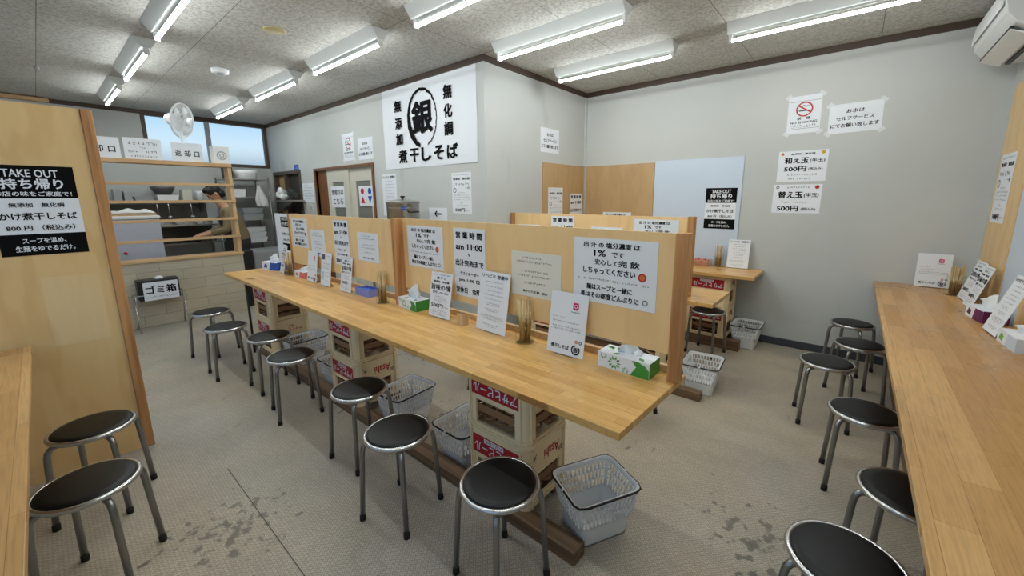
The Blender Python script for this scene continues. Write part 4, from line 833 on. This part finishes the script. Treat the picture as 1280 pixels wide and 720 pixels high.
# fan standing on the shelf
t = thing('electric_fan', 'white electric fan on a pole above the hatch shelf', 'fan', (-6.565, 1.275, 1.975))
b = MB(); b.lathe([(.001, 0), (.085, 0), (.09, .01), (.03, .02), (.001, .022)], 20); b.build('base', M['whitep'], t)
b = MB(); b.tube([(0, 0, .02), (0, 0, .42)], .017, 10); b.build('pole', M['whitep'], t)
hd = Matrix.Translation((.0, .02, .50)) @ Matrix.Rotation(R(-28), 4, 'Z') @ Matrix.Rotation(R(-90-12), 4, 'X')   # local z points along the axis
hd = Matrix.Translation((.0, .02, .50)) @ Vector((.66, .73, -.16)).to_track_quat('Z', 'Y').to_matrix().to_4x4()
b = MB(); b.lathe([(.001, -.17), (.05, -.165), (.07, -.13), (.072, -.05), (.05, -.03), (.001, -.028)], 18, mat4=hd); b.tube([(0, 0, .40), (0, -.03, .46)], .02, 8); b.build('motor', M['whitep'], t)
b = MB(); Rr = .205
for zc_, rr_ in ((.0, Rr), (.012, Rr), (-.03, .16), (.055, .12)): b.tube([(rr_*math.cos(R(10*i)), rr_*math.sin(R(10*i)), zc_) for i in range(36)], .006 if rr_ == Rr else .0025, 6, closed=True, mat4=hd)
for k in range(40):
    a = R(9*k); ca, sa = math.cos(a), math.sin(a)
    b.tube([(.05*ca, .05*sa, .062), (.13*ca, .13*sa, .052), (Rr*ca, Rr*sa, .008)], .0024, 4, mat4=hd); b.tube([(.05*ca, .05*sa, -.04), (.16*ca, .16*sa, -.03), (Rr*ca, Rr*sa, 0)], .0024, 4, mat4=hd)
b.lathe([(.001, .058), (.05, .058), (.055, .064), (.001, .068)], 18, mat4=hd); b.build('guard', M['whitep'], t)
bl = MB()
for k in range(5):
    P = []
    for i in range(6):
        f = i/5; r_ = .03+.145*f; wd = R(10+26*math.sin(math.pi*min(1, f*.75+.15)))
        for s in (-1, 1): P.append((r_*math.cos(R(72*k)+s*wd), r_*math.sin(R(72*k)+s*wd), s*.014+.008))
    bl.add(P, [(2*i, 2*i+1, 2*i+3, 2*i+2) for i in range(5)], 0, True, hd)
bl.lathe([(.001, -.02), (.032, -.02), (.032, .03), (.001, .034)], 14, mat4=hd); o = bl.build('blades', M['whitep'], t); sd = o.modifiers.new('thickness', 'SOLIDIFY'); sd.thickness = .003
# rubbish stand
t = thing('rubbish_stand', 'black rubbish bin with white sign hung in a folding steel stand', 'bin', (-6.27, .78, 0))
b = MB(); b.prism([(-.06, .36), (.07, .36), (.085, .60), (-.085, .60), (-.077, .60), (-.055, .37), (.062, .37), (.077, .60)][:4], -.185, .185, 'y'); b.build('bin_bag', M['blackp'], t, .01)
for y in (-.22, .22):
    b = MB(); b.tube([(.115, y, .0), (-.07, y, .43)], .008, 8); b.build('leg', M['chrome'], t); b = MB(); b.tube([(-.115, y*.96, .0), (.07, y*.96, .43)], .008, 8); b.build('leg', M['chrome'], t)
b = MB()
for x in (-.072, .072): b.tube([(x, -.22, .425), (x, .22, .425)], .007, 8)
for y in (-.205, .205): b.tube([(-.072, y, .425), (.072, y, .425)], .005, 6)
b.build('top_frame', M['chrome'], t)
m4 = wallM((.0885, .012, .468), Yd, (.07, 0, 1)); b = MB(); b.box(-.155, .155, -.108, .108, 0, .002, 0, m4); print_sheet(b, .31, .216, [('t', 'ゴミ箱', .5, .42, .88, .46, 'ink', .03), ('s', .06, .94, .82, .10)], .002, 0, m4); b.build('sign_sheet', [M[k] for k in PAL], t)
b = MB(); b.ball((0, .02, .60), (.03, .04, .03)); b.build('crumpled_tissue', M['tissue'], t)

# ------------------------------------------------------------------ the kitchen
t = thing('freezer', 'pale blue-grey freezer cabinet behind the hatch rails', 'freezer', (-7.25, .77, 0)); b = MB(); b.box(-.33, .33, -.22, .22, .05, 1.27); b.build('cabinet', M['fridge'], t, .01)
b = MB(); b.box(-.34, .34, -.225, .225, 1.275, 1.315); b.build('lid', M['whitep'], t, .008); b = MB(); b.lathe([(.001, .008), (.018, .008), (.018, 0)], 14, mat4=wallM((.331, -.15, .86), Yd)); b.build('badge', M['red'], t)
b = MB(); b.box(-.31, .31, -.2, .2, 0, .05); b.build('plinth', M['blackp'], t)
tag(simple('chopping_board', -7.52, -6.98, .56, .98, 1.315, 1.34, M['plyg'], .003), 'brown chopping board on the freezer top', 'board')
b = MB(); rg = random.Random(5); n, k = 26, 12
vs = [((i/k-.5)*.40, (j/n-.5)*.40, .01+.05*(1-abs(i/k-.5)*1.7)*(1-abs(j/n-.5)**3*5)*(1+.30*math.sin(j*.55+i*.3)+.2*math.sin(i*.9))) for j in range(n+1) for i in range(k+1)]
b.add(vs, [(j*(k+1)+i, j*(k+1)+i+1, (j+1)*(k+1)+i+1, (j+1)*(k+1)+i) for j in range(n) for i in range(k)], 0, True)
o = b.build('folded_cloth', M['fabric']); o.location = (-7.2, .77, 1.340); sd = o.modifiers.new('thickness', 'SOLIDIFY'); sd.thickness = .012; tag(o, 'rumpled white cloth heaped on the freezer', 'cloth')
def shelf(name, label, x0, x1, y0, y1, z, m, legs=None, extra=()):
    t = thing(name, label, 'shelf' if 'shelf' in name else 'table', (0, 0, 0)); b = MB(); b.box(x0, x1, y0, y1, z-.025, z); b.build('top', M[m], t, .003)
    for e_ in extra: b = MB(); b.box(x0+.01, x1-.01, y0+.01, y1-.01, e_-.015, e_); b.build('lower_shelf', M[m], t)
    if legs:
        for x in (x0+.025, x1-.025):
            for y in (y0+.025, y1-.025): b = MB(); b.tube([(x, y, 0), (x, y, z-.025 if legs is True else legs)], .014, 8); b.build('leg', M['steel'], t)
    else:
        for y in (y0+.08, y1-.08): b = MB(); b.prism([(x0, z-.025), (x1-.06, z-.025), (x0, z-.2)], y-.008, y+.008, 'y'); b.build('bracket', M['steel'], t)
    return t
shelf('wall_shelf', 'steel wall shelf with trays and colander in the kitchen', XF+.003, -8.08, .52, 1.82, 1.50, 'stain')
t = thing('steel_backsplash', 'dark steel splash panel below the kitchen wall shelf', 'panel', (XF+.003, 1.2, 0)); b = MB(); b.box(0, .008, -.72, .62, .9, 1.44); b.build('panel', mat('dull_steel', (96, 94, 88), .4, .5), t)
shelf('work_table', 'stainless kitchen work table behind the hatch', -8.42, -7.78, 1.03, 1.86, 1.14, 'stain', True, (.86, .35))
def bowl(name, label, x, y, z, r, h, m, cat, grp=None, wall_=.006, r0=.6):
    b = MB(); b.lathe([(.001, 0), (r*r0, 0), (r*.92, h*.7), (r, h), (r-wall_, h), (r*.9-wall_, h*.7), (r*r0-wall_, wall_), (.001, wall_)], 24); o = b.build(name, M[m]); o.location = (x, y, z); tag(o, label, cat, grp); return o
def tray(name, label, x, y, z, hx, hy, hh, m, rz=0, cat='tray', grp=None):
    b = MB(); k = .005; f = .88
    A = [(-hx*f, -hy*f, 0), (hx*f, -hy*f, 0), (hx*f, hy*f, 0), (-hx*f, hy*f, 0)]; B = [(-hx, -hy, hh), (hx, -hy, hh), (hx, hy, hh), (-hx, hy, hh)]; B2 = [(-hx+k, -hy+k, hh), (hx-k, -hy+k, hh), (hx-k, hy-k, hh), (-hx+k, hy-k, hh)]; A2 = [(-hx*f+k, -hy*f+k, k), (hx*f-k, -hy*f+k, k), (hx*f-k, hy*f-k, k), (-hx*f+k, hy*f-k, k)]
    b.add(A+B+B2+A2, [(3, 2, 1, 0), (12, 13, 14, 15)]+[(r*4+i, r*4+(i+1) % 4, (r+1)*4+(i+1) % 4, (r+1)*4+i) for r in range(3) for i in range(4)]); o = b.build(name, M[m]); o.location = (x, y, z); o.rotation_euler = (0, 0, rz); tag(o, label, cat, grp); return o
for y, h_, lb in ((.757, .165, 'taller grey metal bin at the left of the kitchen wall shelf'), (.865, .135, 'shorter grey metal bin second on the kitchen wall shelf')): tag(simple('metal_bin', -8.36, -8.14, y-.042, y+.042, 1.50, 1.50+h_, M['greym'], .006), lb, 'bin')
tray('wire_tray', 'low grey tray in the middle of the wall shelf', -8.24, 1.03, 1.50, .11, .105, .06, 'greym')
tray('plastic_tub', 'white tub under the colander on the wall shelf', -8.24, 1.305, 1.50, .11, .13, .085, 'whitep', 0, 'tub')
bowl('colander', 'dark wire colander on the white tub', -8.24, 1.27, 1.585, .15, .125, 'mesh', 'colander')
tag(simple('pale_box', -8.34, -8.14, 1.48, 1.595, 1.50, 1.67, M['door'], .004), 'pale grey box right of the colander', 'box')
b = MB(); b.lathe([(.001, 0), (.05, 0), (.058, .12), (.06, .15), (.001, .15)], 20); o = b.build('plastic_jug', M['whitep']); o.location = (-8.22, 1.71, 1.50); tag(o, 'white jug at the right end of the kitchen wall shelf', 'jug')
b = MB(); b.lathe([(.001, 0), (.048, 0), (.048, .165), (.052, .17), (.001, .172)], 20); o = b.build('steel_canister', M['chrome']); o.location = (-7.93, 1.735, .86); tag(o, 'bright steel canister on the work table lower shelf', 'canister')
for k, (x, y, hx, hy, lb) in enumerate(((-8.12, 1.22, .12, .11, 'stainless tray at the left end of the work table'), (-8.12, 1.47, .12, .10, 'stainless tray in the middle of the work table'), (-8.10, 1.70, .10, .09, 'stainless tray at the right end of the work table'))): tray('steel_tray', lb, x, y, 1.14, hx, hy, .05, 'chrome', 0, 'tray', 'trays on the work table')
for k, (y, r_) in enumerate(((1.11, .06), (1.345, .065), (1.585, .06), (1.79, .055))):
    for q in range(2): bowl('noodle_bowl', '%s white bowl of the %s pair on the kitchen work table' % (('lower', 'upper')[q], ('first', 'second', 'third', 'fourth')[k]), -7.87, y, 1.14+.022*q, r_, .06, 'whitep', 'bowl', 'bowls on the work table', .004, .5)
for k, y in enumerate((1.15, 1.28, 1.55)):
    b = MB(); b.tube([(-8.07, y, 1.47), (-8.07, y, 1.27)], .006, 6); b.ball((-8.06, y, 1.25), (.035, .035, .028), 0, 10, 7); tag(b.build('ladle', M['chrome']), '%s steel ladle hanging under the kitchen wall shelf' % ('left', 'middle', 'right')[k], 'ladle', 'ladles under the wall shelf')
bowl('frying_pan', 'dark pan on the work table lower shelf', -7.95, 1.48, .86, .12, .04, 'blackp', 'pan', None, .005, .85)
t = thing('storage_rack', 'steel storage rack in the far kitchen corner', 'rack', (0, 0, 0))
for x in (-8.35, -7.72):
    for y in (1.98, 2.56): b = MB(); b.tube([(x, y, 0), (x, y, 1.87)], .012, 8); b.build('upright', M['steel'], t)
for z in (.80, 1.18, 1.55, 1.84): b = MB(); b.box(-8.36, -7.71, 1.97, 2.57, z-.012, z); b.build('shelf_board', M['stain'], t)
bowl('basin', 'large white basin on top of the storage rack', -7.95, 2.30, 1.84, .19, .145, 'whitep', 'basin', None, .006, .85)
tag(simple('black_canister', -8.0, -7.8, 1.985, 2.09, 1.84, 2.05, M['blackp'], .01), 'black canister beside the basin on the rack', 'canister')
tray('plastic_crate', 'white basket on the rack second shelf', -7.90, 2.12, 1.55, .13, .11, .13, 'whitep', 0, 'basket')
for k in range(3): tray('plastic_tray', ('white tray at the bottom of the rack stack', 'white tray in the middle of the rack stack', 'white tray on top of the rack stack')[k], -7.92, 2.31, .80+.085*k, .16, .16-.008*k, .08, 'whitep', 0, 'tray', 'white trays on the rack')
for k in range(2): tray('plastic_tray', ('translucent tray below on the rack third shelf', 'translucent tray on top on the rack third shelf')[k], -7.92, 2.30, 1.18+.10*k, .16, .15, .095, 'greym', 0, 'tray', 'white trays on the rack')
b = MB(); n, k = 10, 14
vs = [(.012*math.sin(i*1.1)*(j/k), (i/n-.5)*(.03+.15*min(1, j/k*1.5))+.04*j/k, -.34*j/k+.012*math.sin(i*2)) for j in range(k+1) for i in range(n+1)]
b.add(vs, [(j*(n+1)+i, j*(n+1)+i+1, (j+1)*(n+1)+i+1, (j+1)*(n+1)+i) for j in range(k) for i in range(n)], 0, True); o = b.build('hanging_cloth', M['fabric']); o.location = (-7.685, 2.39, 1.735); sd = o.modifiers.new('thickness', 'SOLIDIFY'); sd.thickness = .004; tag(o, 'white cloth hanging from the storage rack', 'cloth')
t = thing('undercounter_fridge', 'grey fridge cabinet below the storage rack', 'fridge', (-7.42, 2.33, 0)); b = MB(); b.box(-.24, .24, -.28, .28, .06, .71); b.build('cabinet', M['greym'], t, .008); b = MB(); b.box(.24, .255, -.27, .27, .08, .69); b.build('door_panel', M['greym'], t, .004); b = MB(); b.box(-.22, .22, -.26, .26, 0, .06); b.build('plinth', M['blackp'], t)
tag(simple('black_box', -6.76, -6.56, 1.735, 1.875, 0, .80, M['blackp'], .012), 'tall black box right of the hatch post', 'bin')  # just a plain upright black block beside the post
# shelf by the dark doorway with packed things
t = shelf('door_shelf', 'small steel shelf before the dark doorway', -7.75, -7.05, 2.62, 2.85, 1.50, 'stain')
for x, lb in ((-7.62, 'plastic bag of stock at the left on the doorway shelf'), (-7.25, 'plastic bag of stock at the right on the doorway shelf')):
    q = MB(); rg = random.Random(int(-x*100))
    for k in range(6): q.ball((rg.uniform(-.08, .08), rg.uniform(-.05, .05), .055+.035*k*.6), (.085-.006*k, .07-.005*k, .055), 0, 12, 8)
    o = q.build('plastic_bag', M['clearp' if x > -7.4 else 'whitep']); o.location = (x, 2.73, 1.50); tag(o, lb, 'bag')
# stock pot on its table
shelf('pot_table', 'stainless table under the steel stock pot', -4.15, -3.35, 2.30, 2.82, 1.10, 'stain', True)
t = thing('stock_pot', 'big stainless stock pot behind the middle partition', 'pot', (-3.765, 2.52, 1.10)); q = .17
b = MB(); b.lathe([(.001, 0), (q-.005, 0), (q, .01), (q, .36), (q+.008, .367), (q+.006, .375), (q-.004, .375), (q-.006, .01), (.001, .008)], 40)
for z in (.05, .32): b.tube([((q+.001)*math.cos(R(9*i)), (q+.001)*math.sin(R(9*i)), z) for i in range(40)], .003, 5, closed=True)
b.build('pot_body', M['stain'], t)
b = MB(); b.lathe([(q+.010, .375), (q+.012, .386), (q-.02, .396), (.08, .408), (.001, .410)], 40); lid = b.build('lid', M['stain'], t); b = MB(); b.lathe([(.001, .408), (.012, .41), (.010, .422), (.026, .434), (.026, .444), (.001, .448)], 16); b.build('knob', M['blackp'], lid)
for s in (-1, 1): b = MB(); b.tube([(s*(q-.002), -.05, .28), (s*(q+.04), -.05, .28), (s*(q+.05), 0, .28), (s*(q+.04), .05, .28), (s*(q-.002), .05, .28)], .008, 8); b.build('handle', M['blackp'], t)
b = MB(); b.add([((q+.002)*math.cos(R(a)), (q+.002)*math.sin(R(a)), z) for z in (.30, .335) for a in (-42, -36, -30, -24)], [(i, i+1, i+5, i+4) for i in range(3)]); b.build('sticker', M['blue'], t)
# air conditioner
t = thing('air_conditioner', 'white wall air conditioner at the top right corner', 'air conditioner', (0, 0, 0)); ya, yb = 3.72, 4.56
b = MB(); b.prism([(.798, 2.44), (.66, 2.455), (.585, 2.50), (.54, 2.56), (.525, 2.63), (.535, 2.72), (.58, 2.79), (.64, 2.81), (.798, 2.81)], ya, yb, 'y'); b.build('case', M['white'], t, .008)
b = MB(); m4 = Matrix.Translation((.628, 0, 2.462)) @ Matrix.Rotation(R(25), 4, 'Y'); b.box(-.055, .055, ya+.05, yb-.03, -.012, -.004, 0, m4); b.build('louver', M['whitep'], t, .002)
b = MB(); b.box(.70, .725, ya+.05, yb-.03, 2.436, 2.452); b.build('air_slot', M['blackp'], t); b = MB(); b.box(.575, .588, ya+.05, yb-.03, 2.482, 2.496); b.build('air_slot', M['blackp'], t)
b = MB(); b.prism([(.522, 2.60), (.5195, 2.63), (.529, 2.725), (.575, 2.797), (.58, 2.79), (.535, 2.72), (.525, 2.63)], ya+.004, yb-.004, 'y'); b.build('front_panel', M['whitep'], t)

# ------------------------------------------------------------------ the cook
def skin_mesh(chains, sub=2):
    """chains: lists of (x, y, z, r); equal points are joined"""
    bm = bmesh.new(); lay = bm.verts.layers.skin.verify(); vm = {}
    for ch in chains:
        pv = None
        for x, y, z, r in ch:
            k = (round(x, 4), round(y, 4), round(z, 4))
            if k not in vm:
                v = bm.verts.new((x, y, z)); v[lay].radius = (r, r); vm[k] = v
                if len(vm) == 1: v[lay].use_root = True
            if pv is not None and pv is not vm[k]: bm.edges.new((pv, vm[k]))
            pv = vm[k]
    me = bpy.data.meshes.new('s'); bm.to_mesh(me); bm.free(); o = bpy.data.objects.new('s', me); C.objects.link(o)
    o.modifiers.new('s', 'SKIN').use_smooth_shade = True; s = o.modifiers.new('u', 'SUBSURF'); s.levels = sub; s.render_levels = sub
    bpy.context.view_layer.update(); r = bpy.data.meshes.new_from_object(o.evaluated_get(bpy.context.evaluated_depsgraph_get()))
    vs = [tuple(v.co) for v in r.vertices]; fs = [tuple(p.vertices) for p in r.polygons]; bpy.data.objects.remove(o); bpy.data.meshes.remove(r); bpy.data.meshes.remove(me); return vs, fs
def vox(o, s):
    m = o.modifiers.new('join', 'REMESH'); m.mode = 'VOXEL'; m.voxel_size = s; m.use_smooth_shade = True
# local frame: faces -Y, origin on the floor under the hips, stooping forward over the table
pel = (0, .10, .92, .105); ch_ = (0, .02, 1.24, .115); neck0 = (0, -.035, 1.405, .062); neck1 = (0, -.085, 1.46, .055)
body = [[pel, (0, .075, 1.05, .10), ch_, (0, -.01, 1.34, .105), neck0, neck1, (0, -.11, 1.52, .06)]]
arm = {}
for s in (-1, 1):
    sh = (s*.175, .0, 1.345, .058); el = (s*.22, -.07, 1.08, .044); wr = (s*.13, -.29, 1.02, .028); pm = (s*.115, -.35, 1.005, .030)
    arm[s] = (sh, el, wr)
    body.append([(0, -.01, 1.34, .105), (s*.10, -.005, 1.36, .07), sh, (s*.20, -.035, 1.21, .048), el, (s*.178, -.175, 1.055, .038), wr, pm])
    for k, (dx, ln) in enumerate(((-.027, .062), (-.009, .072), (.010, .068), (.027, .055))):
        body.append([pm, (pm[0]+dx, pm[1]-.038, 1.0, .0105), (pm[0]+dx*1.1, pm[1]-.038-ln*.5, .988, .0092), (pm[0]+dx*1.1, pm[1]-.038-ln*.85, .962, .008)])
    body.append([pm, (pm[0]-s*.035, pm[1]-.012, .998, .011), (pm[0]-s*.045, pm[1]-.045, .982, .009)])
    body.append([pel, (s*.095, .10, .84, .09), (s*.10, .085, .48, .062), (s*.10, .11, .09, .042), (s*.105, .0, .04, .036)])
hm = Matrix.Translation((0, -.135, 1.60)) @ Matrix.Rotation(R(38), 4, 'X')      # head bowed forward
hb = MB(); hb.ball((0, 0, .01), (.076, .096, .112), 0, 20, 14, hm); hb.ball((0, -.035, -.065), (.052, .055, .05), 0, 16, 10, hm)
hb.add([(-.014, -.088, -.028), (.014, -.088, -.028), (0, -.112, -.022), (0, -.088, .018)], [(0, 1, 2), (1, 3, 2), (3, 0, 2), (0, 3, 1)], 0, True, hm); hb.ball((0, -.100, -.02), (.013, .013, .012), 0, 8, 6, hm)
for s in (-1, 1): hb.ball((s*.078, .008, -.012), (.010, .020, .032), 0, 10, 8, hm)
hb.ball((0, -.084, -.056), (.024, .012, .006), 0, 10, 6, hm); hb.ball((0, -.083, -.068), (.021, .012, .007), 0, 10, 6, hm)
PX, PY = -7.18, 1.80
per = thing('person', 'black-haired person in khaki jacket and dark apron stooping behind the hatch', 'person', (PX, PY, 0))
per.rotation_euler = (0, 0, R(-8))
vs, fs = skin_mesh(body); bb = MB(); bb.add(vs, fs, 0, True); bb.add(hb.v, hb.f, 0, True); o = bb.build('body', M['skin'], per); vox(o, .0065)
hr = MB(); hr.ball((0, .018, .032), (.086, .098, .102), 0, 20, 14, hm); hr.ball((0, .055, -.04), (.072, .062, .07), 0, 16, 10, hm); hr.ball((0, -.045, .085), (.066, .05, .042), 0, 14, 9, hm)
for s in (-1, 1): hr.ball((s*.062, -.018, .045), (.024, .055, .05), 0, 10, 8, hm)
o = hr.build('hair', M['hair'], per); vox(o, .008)
ey = MB()
for s in (-1, 1): ey.ball((s*.031, -.087, .008), (.012, .007, .007), 0, 10, 6, hm)
ey.build('eyes', M['hair'], per)
jk = [[(0, .10, .84, .165), (0, .095, .95, .16), (0, .075, 1.05, .148), (0, .02, 1.24, .153), (0, -.01, 1.34, .138), (0, -.03, 1.40, .082)]]
for s in (-1, 1):
    sh, el, wr = arm[s]; jk.append([(0, -.01, 1.34, .138), (s*.10, -.005, 1.36, .088), (*sh[:3], .074), (s*.20, -.035, 1.21, .062), (*el[:3], .058), (s*.178, -.175, 1.055, .050), (s*.145, -.255, 1.03, .042)])
vs, fs = skin_mesh(jk); bb = MB(); bb.add(vs, fs, 0, True); o = bb.build('jacket', M['jacket'], per); vox(o, .009)
tr = [[(0, .095, 1.0, .142), (0, .10, .90, .158), (0, .10, .84, .142)]]
for s in (-1, 1): tr.append([(0, .10, .84, .142), (s*.095, .10, .78, .098), (s*.10, .085, .48, .076), (s*.10, .11, .10, .062)])
vs, fs = skin_mesh(tr); bb = MB(); bb.add(vs, fs, 0, True); o = bb.build('trousers', M['trousers'], per); vox(o, .01)
ap = MB(); n = 10; vs = []
for z, yy, hw in ((.50, -.09, .21), (.75, -.085, .20), (.95, -.075, .185), (1.10, -.10, .15), (1.26, -.148, .11)):
    for i in range(n+1):
        u = i/n*2-1; vs.append((u*hw, yy+.07*u*u, z))
ap.add(vs, [(j*(n+1)+i, j*(n+1)+i+1, (j+1)*(n+1)+i+1, (j+1)*(n+1)+i) for j in range(4) for i in range(n)], 0, True); o = ap.build('apron', M['apron'], per); sd = o.modifiers.new('thickness', 'SOLIDIFY'); sd.thickness = .006
shoe = MB()
for s in (-1, 1): shoe.ball((s*.103, .045, .045), (.048, .125, .045), 0, 14, 8)
shoe.build('shoes', M['rubber'], per)
